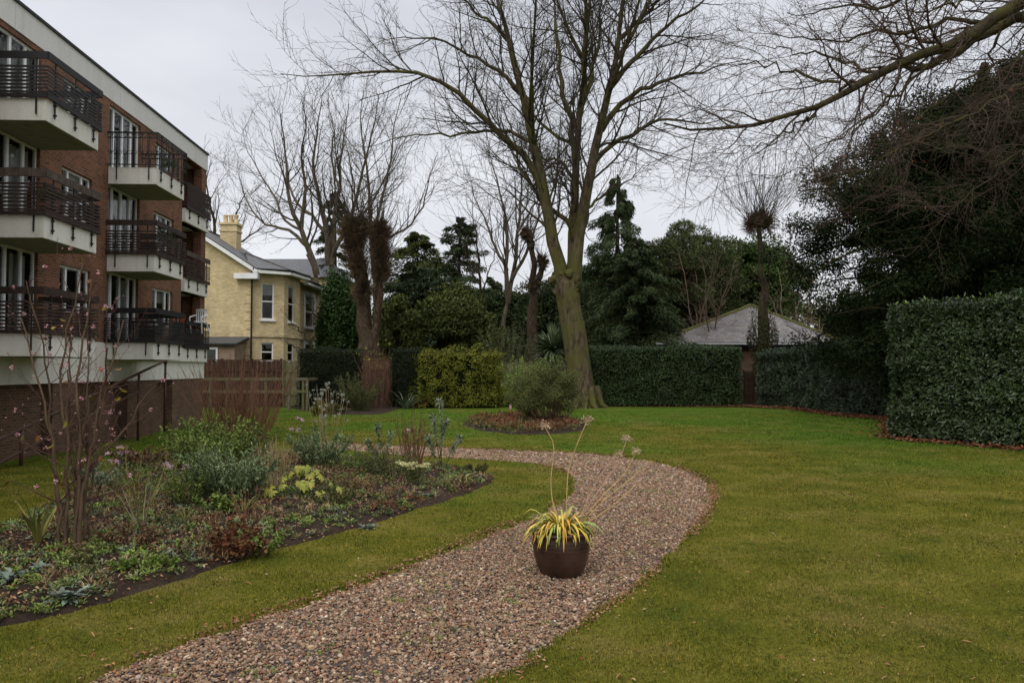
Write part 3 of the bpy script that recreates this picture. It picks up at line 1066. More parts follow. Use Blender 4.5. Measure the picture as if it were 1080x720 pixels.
# white band under the lowest balconies, brown brick below with piers
up.box(0, LEN, -.25, .012, 1.5, 2.43)
up.build('white_band', M_CONC, flats)
base = MB()
base.box(0, LEN, -.45, -.25, 0, 1.5)
for a, b in [(0, 2.6), (3.9, 5.6), (8.2, 9.2), (12.2, 14.2), (17, 19), (22, 24)]:
    base.box(a, b, -.2495, -.02, 0, 1.4999)
base.box(0, .25, -11, -.4505, 0, 1.5)
base.build('basement_wall', M_BRICK_DK, flats)
bd = MB(); bd.box(.01, LEN - .01, -11, -.2505, 1.5, 2.43); bd.build('floor_slab', M_CONC, flats)
# one wall behind the glass, its dark colour standing in for unlit rooms
rm = MB(); rm.box(2.45, LEN - .3, -.9, -.8, 2.5, 8.3); rm.build('room_shade_wall', M_ROOMSHADE, flats)
# roof
rf = MB()
for a, b in ((-.06, 6.4), (6.41, 10.9), (10.91, 15.4), (15.41, 19.9), (19.91, LEN)):
    rf.box(a, b, -.3, .025, 8.33, ROOF - .06)
rf.box(-.06, .2, -11, -.301, 8.33, ROOF - .06)
rfo = rf.build('roof_fascia', M_FASCIA, flats)
cp = MB(); cp.box(-.08, LEN, -11, .06, ROOF - .06, ROOF + .0); cp.build('roof', M_COPING, flats)
# brick bits and soldier course marks above door heads are inside the brick material


def railing(parent, kind, L, D, z0, h=.84, loggia=False):
    """railing round a balcony: L along the wall (x), D out from it (y); origin at the slab's far inner corner"""
    slat = {'black': M_SLATK, 'brown': M_SLATB, 'weathered': M_SLATB, 'iron': M_BLACK, 'panel': M_SLATB, 'dark': M_SLATK}[kind]
    board = {'black': M_BLACK, 'brown': M_SLATB, 'weathered': M_WEATH, 'iron': M_BLACK, 'panel': M_SLATB, 'dark': M_BLACK}[kind]
    e = .045
    runs = [((-e, D + e), (L + e, D + e))] if loggia else [((-e, D + e), (L + e, D + e)), ((L + e, D + e), (L + e, 0)), ((-e, D + e), (-e, 0))]
    lx = [.25, L * .5, L - .25]
    for x in lx:
        posts = MB()
        posts.bar((x, D + .028, z0 - .30), (x, D + .028, z0 + h), .028, .02)
        for q in (-.24, -.06): posts.bar((x, D + .002, z0 + q), (x, D + .06, z0 + q), .03)
        posts.build('railing_post', M_BLACK, parent)
    if not loggia:
        for y in (.22, D - .16):
            for x in (L + .028, -.028):
                posts = MB(); posts.bar((x, y, z0 - .30), (x, y, z0 + h), .028, .02)
                posts.build('railing_post', M_BLACK, parent)
    if kind == 'iron':
        r = MB()
        for (a, b) in runs:
            a3, b3 = np.array([*a, 0.]), np.array([*b, 0.])
            for zz, w in ((h, .03), (h - .13, .018), (.06, .022)):
                r.bar(a3 + [0, 0, z0 + zz], b3 + [0, 0, z0 + zz], w)
            n = int(np.linalg.norm(b3 - a3) / .11)
            for k in range(n + 1):
                p = a3 + (b3 - a3) * k / n
                if k % 3 != 1: r.bar(p + [0, 0, z0 + .06], p + [0, 0, z0 + h - (.13 if k % 3 else 0)], .012)
                # scrolls between the bars
                c = p + (b3 - a3) / n * .5; dr = (b3 - a3) / np.linalg.norm(b3 - a3)
                for cz, rr in ((h - .065, .05), (.36, .045)):
                    a_ = np.linspace(0, 2 * PI * .85, 9)
                    r.tubes(np.stack([c + dr * rr * math.cos(q) + np.array([0, 0, z0 + cz + rr * math.sin(q)]) for q in a_]), .007, 4)
        r.build('railing', M_BLACK, parent)
        return
    s = MB(); zs = np.arange(.10, h - .25, .066)
    if kind == 'dark': zs = np.arange(.08, h - .22, .055)
    if kind == 'panel': zs = np.arange(.04, h - .02, .05)
    for (a, b) in runs:
        a3, b3 = np.array([*a, 0.]), np.array([*b, 0.])
        for zz in zs:
            s.bar(a3 + [0, 0, z0 + zz + R.normal(0, .003)], b3 + [0, 0, z0 + zz + R.normal(0, .003)], .018, .036)
        s.bar(a3 + [0, 0, z0 + .035], b3 + [0, 0, z0 + .035], .035, .07)
    s.build('railing', slat, parent)
    if kind == 'panel': return
    for (a, b) in runs:
        a3, b3 = np.array([*a, 0.]), np.array([*b, 0.])
        k = MB()
        if kind == 'weathered':
            n = 5
            for q in range(n):
                pa, pb = a3 + (b3 - a3) * (q / n + .004), a3 + (b3 - a3) * ((q + 1) / n - .004)
                dz = R.normal(0, .008)
                k.bar(pa + [0, 0, z0 + h - .08 + dz], pb + [0, 0, z0 + h - .08 + dz], .03, .15)
        else:
            k.bar(a3 + [0, 0, z0 + h - .07], b3 + [0, 0, z0 + h - .07], .035, .13)
        k.build('top_board', board, parent)


def balcony(x0, x1, fz, kind, D=1.14, loggia=False, labels=None):
    mb = MB(); L = x1 - x0
    mb.box(0, L, 0.014, D, 0, SLAB)
    o = mb.build('balcony', M_CONC, flats); o.location = (x0, 0, fz)
    if labels: o['label'] = labels
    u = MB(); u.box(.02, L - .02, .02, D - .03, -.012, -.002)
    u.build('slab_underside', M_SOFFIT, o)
    railing(o, kind, L, D, SLAB, loggia=loggia)
    return o


kinds = {0: ['dark', 'brown', 'iron'], 1: ['brown', 'weathered', 'black'], 2: ['brown', 'black', 'brown'], 3: ['black', 'brown', 'iron']}
names = {'iron': 'white balcony with thin black wrought iron railing', 'black': 'white balcony with black slatted railing', 'brown': 'white balcony with brown slatted railing', 'weathered': 'white balcony with weathered grey top board', 'dark': 'white balcony with close black slats'}
for c, (a, b) in enumerate(cols):
    for f in range(3):
        balcony(a, b, FLOOR[f], kinds[c][f], labels=names[kinds[c][f]])
for f, k in enumerate(('dark', 'weathered', 'panel')):
    # loggia fronts stand almost flush with the wall
    mb = MB(); mb.box(0, 2.1, -1.54, .10, 0, SLAB)
    o = mb.build('balcony', M_CONC, flats); o.location = (-.0, 0, FLOOR[f]); o['label'] = 'recessed corner balcony with ' + {'dark': 'close black slats', 'weathered': 'weathered boards', 'panel': 'brown lattice panel'}[k]
    railing(o, k, 2.06, .10, SLAB, loggia=True)
# the lowest slab runs on between the last balcony and the corner
lk = MB(); lk.box(2.1005, 5.0995, .013, .10, 2.03, 2.43); lk.build('slab_edge', M_CONC, flats)
for i, fz in enumerate(FLOOR):
    st = fz + SLAB; top = (FLOOR[i + 1] + .12 if i < 2 else 8.33)
    for c, (a, b) in enumerate(cols):
        window_part(flats, a + .02, b - .05, st + .02, top - .10, -.07, [1, 1.1, 1.1, .8], name='patio_door', transom=None, glass=M_GLASS2 if i == 2 else M_GLASS)
    for c, (a, b) in enumerate(wins):
        window_part(flats, a, b, st + .58, top - .22, -.07, [1, 1.6, 1], glass=M_GLASS)
    # curtains and blinds behind some of the glass
    for c, (a, b) in enumerate(cols):
        for u0, u1 in (((.03, .42), (.62, .97)), ((.05, .30),), ((.03, .97),))[(i * 2 + c) % 3]:
            cu = MB(); n = 20
            xs_ = np.linspace(a + (b - a) * u0, a + (b - a) * u1, n)
            V = [[x, -.22 + .02 * math.sin(k * 1.9), z] for k, x in enumerate(xs_) for z in (st + .05, top - .2)]
            cu.add(V, [[2 * k, 2 * k + 1, 2 * k + 3, 2 * k + 2] for k in range(n - 1)]); cu.build('curtain', M_CURT, flats)
    for c, (a, b) in enumerate(wins):
        if (i + c) % 3 != 1:
            cu = MB(); cu.box(a + .03, b - .03, -.19, -.18, st + (.9 if (i + c) % 2 else 1.25), top - .2); cu.build('blind', M_CURT, flats)
# loggia doors
for i, fz in enumerate(FLOOR):
    window_part(flats, .5, 1.9, fz + SLAB + .02, fz + SLAB + 1.55, -1.50, [1, 1], name='patio_door')


def fl(x, y, z):
    """point in the block's own frame to the world"""
    a = math.atan2(-1, .048); c, s = math.cos(a), math.sin(a)
    return np.array([CX + x * c - y * s, CY + x * s + y * c, z])


# white plastic chair on the lowest corner balcony
def plastic_chair(pos, rz):
    th = thing('garden_chair', 'white plastic armchair tipped against the lowest corner balcony railing', 'chair', pos, rz)
    s = .8
    q = MB(); q.box(-.22 * s, .22 * s, -.2 * s, .22 * s, .42 * s, .455 * s); q.build('seat', M_PLASTIC, th)
    q = MB()
    for x in np.linspace(-.2, .2, 6): q.bar((x * s, -.2 * s, .46 * s), (x * s * 1.05, -.30 * s, .86 * s), .035 * s, .015)
    q.bar((-.24 * s, -.31 * s, .88 * s), (.24 * s, -.31 * s, .88 * s), .03, .06); q.build('backrest', M_PLASTIC, th)
    for sx in (-1, 1):
        q = MB(); q.tubes([[sx * .23 * s, .2 * s, 0], [sx * .25 * s, .2 * s, .62 * s], [sx * .26 * s, .12 * s, .66 * s], [sx * .26 * s, -.26 * s, .68 * s]], .022, 6); q.build('arm', M_PLASTIC, th)
        q = MB(); q.bar((sx * .22 * s, -.19 * s, .43 * s), (sx * .25 * s, -.28 * s, 0), .04, .03); q.build('leg', M_PLASTIC, th)
    return th


ch = plastic_chair(fl(.75, .10, 2.95), PI * .75)
ch.rotation_euler = (rad_(-10), 0, PI * .95)
q = MB(); q.lathe([(.0, 0), (.09, 0), (.11, .08), (.11, .25), (.08, .30), (0, .32)], S=14)
lan = thing('hanging_lantern', 'small orange lantern hanging on the corner balcony wall above the white chair', 'lantern', fl(.30, -.60, 3.28))
q.build('shade', flat_mat('orange_glaze', (.50, .13, .04), .5), lan)
q = MB(); q.tubes([[0, 0, .32], [0, 0, .42], [0, .05, .45]], .006, 5); q.build('hook', M_BLACK, lan)
# small table and planters on the balconies
tb = thing('balcony_table', 'small dark square table on the lowest balcony behind black slats', 'table', fl(6.0, .62, 2.435))
q = MB(); q.box(-.3, .3, -.28, .28, .52, .56); q.build('table_top', M_BLACK, tb)
for sx in (-1, 1):
    for sy in (-1, 1):
        q = MB(); q.bar((sx * .25, sy * .23, 0), (sx * .25, sy * .23, .52), .035); q.build('leg', M_BLACK, tb)
M_POTLEAF = leaf_mat('potted_leaves', [(.02, .05, .012), (.05, .09, .02), (.09, .07, .02)], .5, 4)


def balcony_plant(x, y, z, h, lab, berries=None):
    th = thing('potted_plant', lab, 'potted plant', fl(x, y, z))
    q = MB(); q.lathe([(0, .0), (.10, 0), (.14, .20), (.15, .22), (.13, .22), (.12, .19), (0, .19)], S=14); q.build('pot', flat_mat('clay_pot', (.09, .04, .028), .8), th)
    n = 260; q = MB(); d = rvec(n); d[:, 2] = np.abs(d[:, 2])
    p = np.array([0, 0, .2 + h * .4]) + d * R.uniform(.2, 1, (n, 1)) * np.array([.2, .2, h * .55])
    q.leaves(p, unit(d + rvec(n) * .5), rvec(n), .07, .03); q.build('foliage', M_POTLEAF, th)
    if berries:
        q = MB(); n = 26; d = rvec(n); d[:, 2] = np.abs(d[:, 2])
        q.leaves(np.array([0, 0, .2 + h * .5]) + d * np.array([.2, .2, h * .5]), rvec(n), rvec(n), .05, .04); q.build('flowers', flat_mat('red_petals', (.45, .05, .04), .6), th)


balcony_plant(6.0, .95, 4.56, .75, 'leafy potted plant with red flowers on the middle balcony of brown slats', True)
balcony_plant(5.4, .92, 4.56, .6, 'small green potted plant beside the red flowered one on the middle balcony')
balcony_plant(11.2, .85, 4.56, .5, 'dark potted plant on the balcony with weathered grey top board')
balcony_plant(5.5, .9, 6.68, .42, 'low potted plant behind the wrought iron balcony railing')

# handrail of the ramp along the wall
hr = thing('handrail', 'rusty brown pipe handrail sloping along the basement wall of the flats', 'handrail', fl(4.3, .42, 0))


def hx(x): return np.array([x - 4.3, 0, 0])


rot = Matrix.Rotation(math.atan2(-1, .048), 3, 'Z')


def loc(x, z): return np.array(rot @ Vector((x - 4.3, 0, z)))


def rail_z(x): return 2.02 - (x - 4.3) * .196


q = MB(); q.tubes([loc(4.3, 1.98), loc(4.35, 2.02), loc(8, rail_z(8)), loc(12, rail_z(12)), loc(15.5, rail_z(15.5))], .034, 8, True); q.build('top_rail', M_PIPE, hr, True)
q = MB(); q.tubes([loc(4.3, 1.55), loc(8, rail_z(8) - .42), loc(12, rail_z(12) - .42), loc(15.5, max(.0, rail_z(15.5) - .42) + .05)], .026, 8, True); q.build('lower_rail', M_PIPE, hr, True)
for x in (4.3, 6.0, 8.6, 11.1, 13.6):
    q = MB(); q.tubes([loc(x, -.02), loc(x, max(.3, rail_z(x) - .02))], .033, 8, True)
    if x == 4.3: q.tubes([loc(x, 1.94), loc(x, 2.06)], .05, 8, True)
    q.build('post', M_PIPE, hr, True)

# ================================================================== yellow brick villa
M_YBRICK = brick_mat('yellow_brick', (.66, .525, .29), (.47, .355, .18), (.60, .51, .34), .18, .06, .25, .3)
M_STONE = render_mat('white_bargeboard', (.80, .80, .78), (.4, .39, .34), .4)
M_LEAD = flat_mat('lead_grey', (.06, .065, .07), .6, .2)
M_TIMBERLEAN = flat_mat('old_render', (.26, .19, .13), .9, .25, 3)


def slate_mat(name, a, b, bw=.30, bh=.17, moss=.0):
    t = NT(name)
    uv = t.n('ShaderNodeUVMap')
    br = t.n('ShaderNodeTexBrick')
    br.inputs['Scale'].default_value = 1; br.inputs['Brick Width'].default_value = bw; br.inputs['Row Height'].default_value = bh
    br.inputs['Mortar Size'].default_value = .012; br.inputs['Color1'].default_value = (*a, 1); br.inputs['Color2'].default_value = (*b, 1)
    br.inputs['Mortar'].default_value = (a[0] * .35, a[1] * .35, a[2] * .35, 1)
    t.l(uv.outputs[0], br.inputs['Vector'])
    nz = t.noise(1.1, 5, .7); n2 = t.noise(7, 4, .7)
    c = t.mix(.9, br.outputs['Color'], t.ramp(n2, [(.3, (.65,) * 3), (.7, (1.3,) * 3)]), 'MULTIPLY')
    if moss:
        c = t.mix(t.math('MULTIPLY', t.ramp(nz, [(.5, (0, 0, 0)), (.72, (1, 1, 1))]), moss), c, (.10, .10, .04))
    t.bump(t.math('SUBTRACT', t.math('MULTIPLY', n2, .4), br.outputs['Fac']), .7, .02)
    return t.out(c, .55, .4)


M_SLATE = slate_mat('grey_slate', (.125, .125, .135), (.085, .085, .095), .26, .14, .3)
M_SHINGLE = slate_mat('brown_slate', (.185, .165, .158), (.095, .085, .082), .42, .24, .4)


def roof_faces(name, faces, mat, parent, th=.08):
    """each roof slope a slab with its slates laid along it"""
    vs, fs, uvs = [], [], []
    for f in faces:
        f = np.array(f, float)
        nrm = unit(np.cross(f[1] - f[0], f[2] - f[0]))
        if nrm[2] < 0: nrm = -nrm
        u = unit(f[1] - f[0]); v = np.cross(nrm, u)
        n = len(f); b = len(vs)
        for k in range(n): vs.append(f[k] + nrm * th)
        for k in range(n): vs.append(f[k])
        fs.append([b + k for k in range(n)]); uvs += [((q - f[0]) @ u, (q - f[0]) @ v) for q in f]
        fs.append([b + n + k for k in range(n)][::-1]); uvs += [(0, 0)] * n
        for k in range(n):
            k2 = (k + 1) % n
            fs.append([b + k, b + n + k, b + n + k2, b + k2]); uvs += [(0, 0)] * 4
    me = bpy.data.meshes.new(name)
    me.from_pydata([tuple(v) for v in vs], [], fs); me.update()
    uv = me.uv_layers.new(name='UVMap')
    uv.data.foreach_set('uv', np.array(uvs, np.float32).ravel())
    me.materials.append(mat)
    o = bpy.data.objects.new(name, me); C.objects.link(o); o.parent = parent
    return o


villa = thing('brick_house', 'yellow brick Victorian house with slate roof and two storey canted bay', 'house', (-13.3, 40, 0))
V0 = np.array([-13.3, 40, 0])
foot = np.array([(-20.5, 40), (-13.3, 40), (-11.88, 40.9), (-11.62, 43.0), (-11.80, 43.3), (-11.63, 48), (-20.5, 48)]) - V0[:2]
EV = 6.86


def seg_wall(parent, a, b, z0, z1, holes, mat, name='wall', t=.2, frame_kw=None):
    """wall from a to b seen from its right-hand side (outside), holes in (s0, s1, z0, z1); returns the local frame as an object"""
    a = np.array(a); b = np.array(b); d = b - a; L = np.linalg.norm(d)
    m = MB(); wall_cells(m, 0, L, z0, z1, holes, 0, t)
    o = m.build(name, mat, parent)
    o.location = (a[0], a[1], 0); o.rotation_euler = (0, 0, math.atan2(d[1], d[0]))
    return o, L


def sash(parent, x0, x1, z0, z1, blind=True):
    fw = .06; f = MB(); y0, y1 = .05, .11
    for q in ((x0, x1, z0, z0 + fw), (x0, x1, z1 - fw, z1), (x0, x0 + fw, z0 + fw, z1 - fw), (x1 - fw, x1, z0 + fw, z1 - fw)):
        f.box(q[0], q[1], y0, y1, q[2], q[3])
    zm = (z0 + z1) / 2; f.box(x0 + fw, x1 - fw, y0 - .01, y1, zm - .03, zm + .03)
    w = f.build('window', M_STONE, parent)
    q = MB(); q.box(x0 - .08, x1 + .08, -.10, .045, z0 - .10, z0 - .005); q.build('sill', M_STONE, w)
    g = MB(); g.add([[x0 + fw, .08, z0 + fw], [x1 - fw, .08, z0 + fw], [x1 - fw, .08, z1 - fw], [x0 + fw, .08, z1 - fw]], [[0, 1, 2, 3]]); g.build('pane', M_GLASS2, w)
    if blind:
        bl = MB()
        for k in range(1):
            zz = z1 - fw - .03 - k * (z1 - zm) / 9 * (1.0 if blind is True else 1.9)
            bl.box(x0 + fw, x1 - fw, .10, .106, zm + .35 * (z1 - zm), z1 - fw)
        bl.build('blind', M_CURT, w)


wallY = dict(mat=M_YBRICK)
# gable wall towards the garden
o, L = seg_wall(villa, foot[0], foot[1], 0, EV, [(5.75, 6.55, 2.25, 3.15)], M_YBRICK)
g = MB(); g.add([[0, 0, EV], [7.2, 0, EV], [3.6, 0, 9.2], [0, .2, EV], [7.2, .2, EV], [3.6, .2, 9.2]], [[0, 1, 2], [3, 5, 4], [1, 4, 5, 2], [0, 2, 5, 3]]); g.build('gable', M_YBRICK, o)
sash(o, 5.75, 6.55, 2.25, 3.15, False)
h_bay = [(.52, 1.16, 4.35, 6.2), (.52, 1.16, 2.2, 3.15)]
o1, L1 = seg_wall(villa, foot[1], foot[2], 0, EV, h_bay, M_YBRICK)
for h in h_bay: sash(o1, *h, blind=h[2] > 4)
h2 = [(.55, 1.35, 4.30, 6.2), (.55, 1.35, 2.2, 3.15)]
o2, L2 = seg_wall(villa, foot[2], foot[3], 0, EV, h2, M_YBRICK)
for h in h2: sash(o2, *h, blind=h[2] > 4)
h3 = [(1.3, 3.0, 4.2, 6.0), (1.3, 3.0, 2.0, 3.2)]
o3, L3 = seg_wall(villa, foot[4], foot[5], 0, EV - .2, h3, M_YBRICK)
for h in h3: sash(o3, *h)
sr = MB()
for h in h3:
    for a, b, c, d in ((h[0] - .2, h[0] - .002, h[2], h[3] + .22), (h[1] + .002, h[1] + .2, h[2], h[3] + .22), (h[0], h[1], h[3] + .002, h[3] + .22)): sr.box(a, b, -.05, -.003, c, d)
sr.build('window_surround', M_STONE, o3)
bk = MB(); bk.box(-7.2, 1.5, 7.8, 8.0, 0, EV - .2); bk.box(-7.2, -7.0, .2005, 7.8, 0, EV); bk.build('wall', M_YBRICK, villa)
# string course, quoins
sc_ = MB()
for a, b in ((foot[1], foot[2]), (foot[2], foot[3]), (foot[4], foot[5])):
    a3, b3 = np.array([*a, 3.52]), np.array([*b, 3.52]); nn = unit(np.array([(b3 - a3)[1], -(b3 - a3)[0], 0]))
    sc_.bar(a3 + nn * .03, b3 + nn * .03, .10, .16)
sc_.build('string_course', M_YBRICK, villa)
qn = MB(); qn2 = MB()
for k in range(15):
    w = .34 if k % 2 else .24
    qn.box(-w, -.0, -.035, -.003, .3 + k * .44, .3 + k * .44 + .30)
    x, y = foot[5]
    qn2.box(x + .003, x + .04, y - w, y - .0, .3 + k * .43, .3 + k * .43 + .28)
qn.build('quoins', M_YBRICK, villa); qn2.build('quoins', M_YBRICK, villa)
# roofs
rx, rz_ = -3.6, 9.35
main = [[(.35, -.35, EV - .05), (.35, 8.2, EV - .05), (rx, 8.2, rz_), (rx, -.35, rz_)], [(rx, -.35, rz_), (rx, 8.2, rz_), (-7.6, 8.2, EV - .05), (-7.6, -.35, EV - .05)]]
roof = roof_faces('roof', main, M_SLATE, villa)
bayr = [[(.05, -.25, EV), (1.72, .72, EV), (-1.1, 2.3, 7.95)], [(1.72, .72, EV), (2.0, 3.25, EV), (-1.1, 2.6, 7.95), (-1.1, 2.3, 7.95)]]
roof_faces('bay_roof', bayr, M_SLATE, villa)
wr = [[(1.95, 2.9, EV - .22), (2.1, 8.3, EV - .22), (-1.6, 8.3, 8.1), (-1.6, 2.9, 8.1)]]
roof_faces('wing_roof', wr, M_SLATE, villa)
rg = MB(); rg.bar((rx, -.4, rz_ + .08), (rx, 8.25, rz_ + .08), .2, .12); rg.bar((1.75, .72, EV + .06), (-1.1, 2.35, 8.05), .16, .10); rg.build('ridge_tiles', flat_mat('ridge', (.09, .075, .065), .8, .3), villa)
# bargeboard, eaves box and gutter
bb = MB()
bb.bar((.42, -.40, EV - .16), (rx, -.40, rz_ - .06), .05, .17); bb.bar((rx, -.40, rz_ - .12), (-7.7, -.40, EV - .20), .05, .34)
bb.box(-.75, .45, -.42, -.02, EV - .50, EV - .22)
bb.build('bargeboard', M_STONE, villa)
ev = MB()
for a, b, zz in (((.2, -.30), (1.78, .70), EV - .12), ((1.78, .70), (2.05, 3.2), EV - .12), ((1.98, 3.1), (2.12, 8.25), EV - .34)):
    ev.bar((*a, zz), (*b, zz), .30, .16)
ev.build('eaves_board', M_STONE, villa)
gt = MB()
for a, b, zz in (((.2, -.40), (1.90, .64), EV + .0), ((1.90, .64), (2.18, 3.2), EV + .0), ((2.12, 3.1), (2.26, 8.3), EV - .22)):
    gt.bar((*a, zz), (*b, zz), .12, .10)
gt.tubes([(.06, -.10, EV - .1), (.06, -.08, EV - .5), (.06, -.08, .1)], .045, 6)
gt.build('gutter', M_BLACK, villa, True)
# chimney
chm = MB(); cx, cy = -2.65, 4.4
chm.box(cx - .46, cx + .46, cy - .4, cy + .4, 8.0, 9.90); chm.box(cx - .51, cx + .51, cy - .45, cy + .45, 9.52, 9.62); chm.box(cx - .54, cx + .54, cy - .48, cy + .48, 9.901, 10.02)
co = chm.build('chimney', M_YBRICK, roof)
for k, dx in enumerate((-.30, 0, .30)):
    q = MB(); q.lathe([(.13, 10.02), (.15, 10.08), (.12, 10.12), (.115, 10.42), (.14, 10.46), (.14, 10.52), (.09, 10.52), (.09, 10.3)], (cx + dx, cy, 0), 14); q.build('chimney_pot', M_YBRICK, co, True)
# lean-to on the garden side
lt = MB(); lt.box(-4.4, -.25, -1.6, -.004, 0, 3.0); lo = lt.build('lean_to', M_TIMBERLEAN, villa)
roof_faces('lean_to_roof', [[(-4.6, -1.85, 2.98), (-.05, -1.85, 2.98), (-.05, -.01, 3.36), (-4.6, -.01, 3.36)]], M_LEAD, lo)
wm = MB(); wm.box(-1.85, -1.05, -1.66, -1.605, 2.05, 2.85); w_ = wm.build('window', M_STONE, lo)
wm = MB(); wm.box(-1.76, -1.14, -1.672, -1.661, 2.14, 2.76); wm.build('pane', M_GLASS2, w_)

# a further roof behind the villa
far_house = thing('brick_house', 'distant slate roof and cream wall just behind the yellow house', 'house', P(326, 300, 58))
fb = MB(); fb.box(-3.5, 2.2, -1, 5, -8, .35); fb.build('wall', M_YBRICK, far_house)
roof_faces('roof', [[(-4, -1.3, .3), (2.6, -1.3, .3), (1.0, 2, 2.1), (-4, 2, 2.1)], [(2.6, -1.3, .3), (2.6, 5.3, .3), (1.0, 2, 2.1)], [(2.6, 5.3, .3), (-4, 5.3, .3), (-4, 2, 2.1), (1.0, 2, 2.1)]], M_SLATE, far_house)

# ================================================================== slate roofed garage behind the hedge
A_ = P(692, 362, 46); B_ = P(893, 362, 46); top_ = P(793, 323, 50)
gx0, gx1 = A_[0], B_[0]; zt = A_[2]; zr = top_[2]; gxm = top_[0]
gar = thing('garage', 'low building with shallow hipped slate roof and mossy ridge behind the far hedge', 'building', (gxm, 46, 0))
w = MB(); w.box(gx0 - gxm + .5, gx1 - gxm - .5, .45, 9, 0, zt - .05); w.build('wall', M_BRICK_DK, gar)
L_, R2 = gx0 - gxm, gx1 - gxm
fr = roof_faces('roof', [[(L_, 0, zt), (R2, 0, zt), (0, 4.2, zr)], [(R2, 0, zt), (R2, 9.5, zt), (0, 9.5, zr), (0, 4.2, zr)], [(L_, 9.5, zt), (L_, 0, zt), (0, 4.2, zr), (0, 9.5, zr)]], M_SHINGLE, gar)
M_MOSSR = bark_mat('mossy_ridge', (.13, .10, .06), (.22, .17, .10), (.12, .13, .035), 3, .8, .45)
rg = MB()
for e in ((L_, 0, zt + .06), (R2, 0, zt + .06)):
    a = np.array(e); b = np.array((0, 4.2, zr + .12)); n = 26
    for k in range(n):
        p0 = a + (b - a) * k / n; p1 = a + (b - a) * (k + .93) / n; j = R.normal(0, .008, 3)
        rg.bar(p0 + j, p1 + j, .26, .12)
rg.bar((0, 4.2, zr + .12), (0, 9.5, zr + .12), .26, .14)
rg.build('ridge_tiles', M_MOSSR, fr)
gu = MB(); gu.bar((L_ - .05, -.08, zt - .02), (R2 + .05, -.08, zt - .02), .12, .10); gu.build('gutter', flat_mat('grey_gutter', (.42, .42, .42), .5), gar)
fa = MB(); fa.bar((L_ + .1, .12, zt - .16), (R2 - .1, .12, zt - .16), .05, .2); fa.build('fascia_board', M_BLACK, gar)

# ================================================================== fences
M_WOOD_G = bark_mat('green_weathered_wood', (.10, .085, .05), (.23, .20, .13), (.14, .135, .065), 3, .4, .5)
M_WOOD_B = bark_mat('brown_fence_wood', (.042, .024, .017), (.085, .048, .032), None, 3, .4)


def panel_fence(name, label, a, b, h, mat, pw=1.83 * .8, bw=.11, group='wooden boundary fences'):
    a = np.array(a); b = np.array(b); d = b - a; L = np.linalg.norm(d)
    th = thing(name, label, 'fence', (a[0], a[1], 0), math.atan2(d[1], d[0]), group)
    n = max(1, round(L / pw))
    for k in range(n):
        x0 = L * k / n + .05; x1 = L * (k + 1) / n - .05
        m = MB(); x = x0; i = 0
        while x < x1 - .02:
            w = min(bw, x1 - x); y = .0 if i % 2 else .014
            m.box(x, x + w - .006, y, y + .016, .05, h - .06 + R.normal(0, .006)); x += w; i += 1
        m.box(x0, x1, -.03, -.002, h * .25, h * .25 + .07); m.box(x0, x1, -.03, -.002, h * .75, h * .75 + .07)
        m.box(x0, x1, -.03, .045, h - .045, h)
        m.build('fence_panel', mat, th)
    for k in range(n + 1):
        m = MB(); x = L * k / n; m.box(x - .045, x + .045, -.045, .045, -.05, h + .05); m.build('post', mat, th)
    return th


panel_fence('panel_fence', 'dark reddish brown board fence in front of the yellow house', (-16.5, 37.2), (-10.9, 37.2), 2.25, M_WOOD_B)
panel_fence('panel_fence', 'pale greenish board fence between the brown fence and the dark hedge', (-10.8, 37.3), (-9.1, 37.3), 2.2, M_WOOD_G)
panel_fence('panel_fence', 'weathered brown fence seen between the two left hedges', (-8.3, 38.1), (-4.0, 38.1), 2.3, bark_mat('fence_wood_mid', (.07, .042, .022), (.15, .09, .045), None, 3, .4))
panel_fence('panel_fence', 'mossy green board fence just left of the big bare tree', (-1.4, 40.5), (3.4, 40.5), 2.15, M_WOOD_G)
panel_fence('panel_fence', 'short brown fence panel in the hedge gap by the pollarded tree', (10.3, 40.2), (14.6, 39.6), 1.7, bark_mat('fence_wood_red', (.030, .018, .012), (.06, .034, .022), None, 3, .4))
# post and rail fence
pa, pb = P(205, 432, 34.0), P(324, 432, 34.0)
prf = thing('post_and_rail_fence', 'low open post and rail fence of pale mossy timber beyond the lawn', 'fence', (pa[0], 34, 0))
for k, px in enumerate((205, 222, 240, 266, 280.5, 305, 320, 324)):
    x = P(px, 400, 34.0)[0] - pa[0]
    m = MB(); m.box(x - .05, x + .05, -.05, .05, -.05, 1.42); m.build('post', M_WOOD_G, prf)
for z in (1.37, .83):
    m = MB(); m.box(0, pb[0] - pa[0], -.085, -.052, z - .06, z + .06); m.build('rail', M_WOOD_G, prf)
x = pb[0] - pa[0]
m = MB(); m.box(x - .03, x + .04, .052, 3, 1.3, 1.42); m.build('rail', M_WOOD_G, prf)
# ================================================================== the big bare tree
def leveltree(sets, spec, seed=None):
    """spec: list of dicts for side_branches; each level grows from the level above (and the limbs)"""
    out = []
    cur = cat(sets)
    for sp in spec:
        S = sp.pop('S', 3); also = sp.pop('also', False); keep = sp.pop('tips', True)
        q = side_branches(*cur, **sp)
        out.append((q, S))
        cur = q if not also else cat([cur, q])
    return out


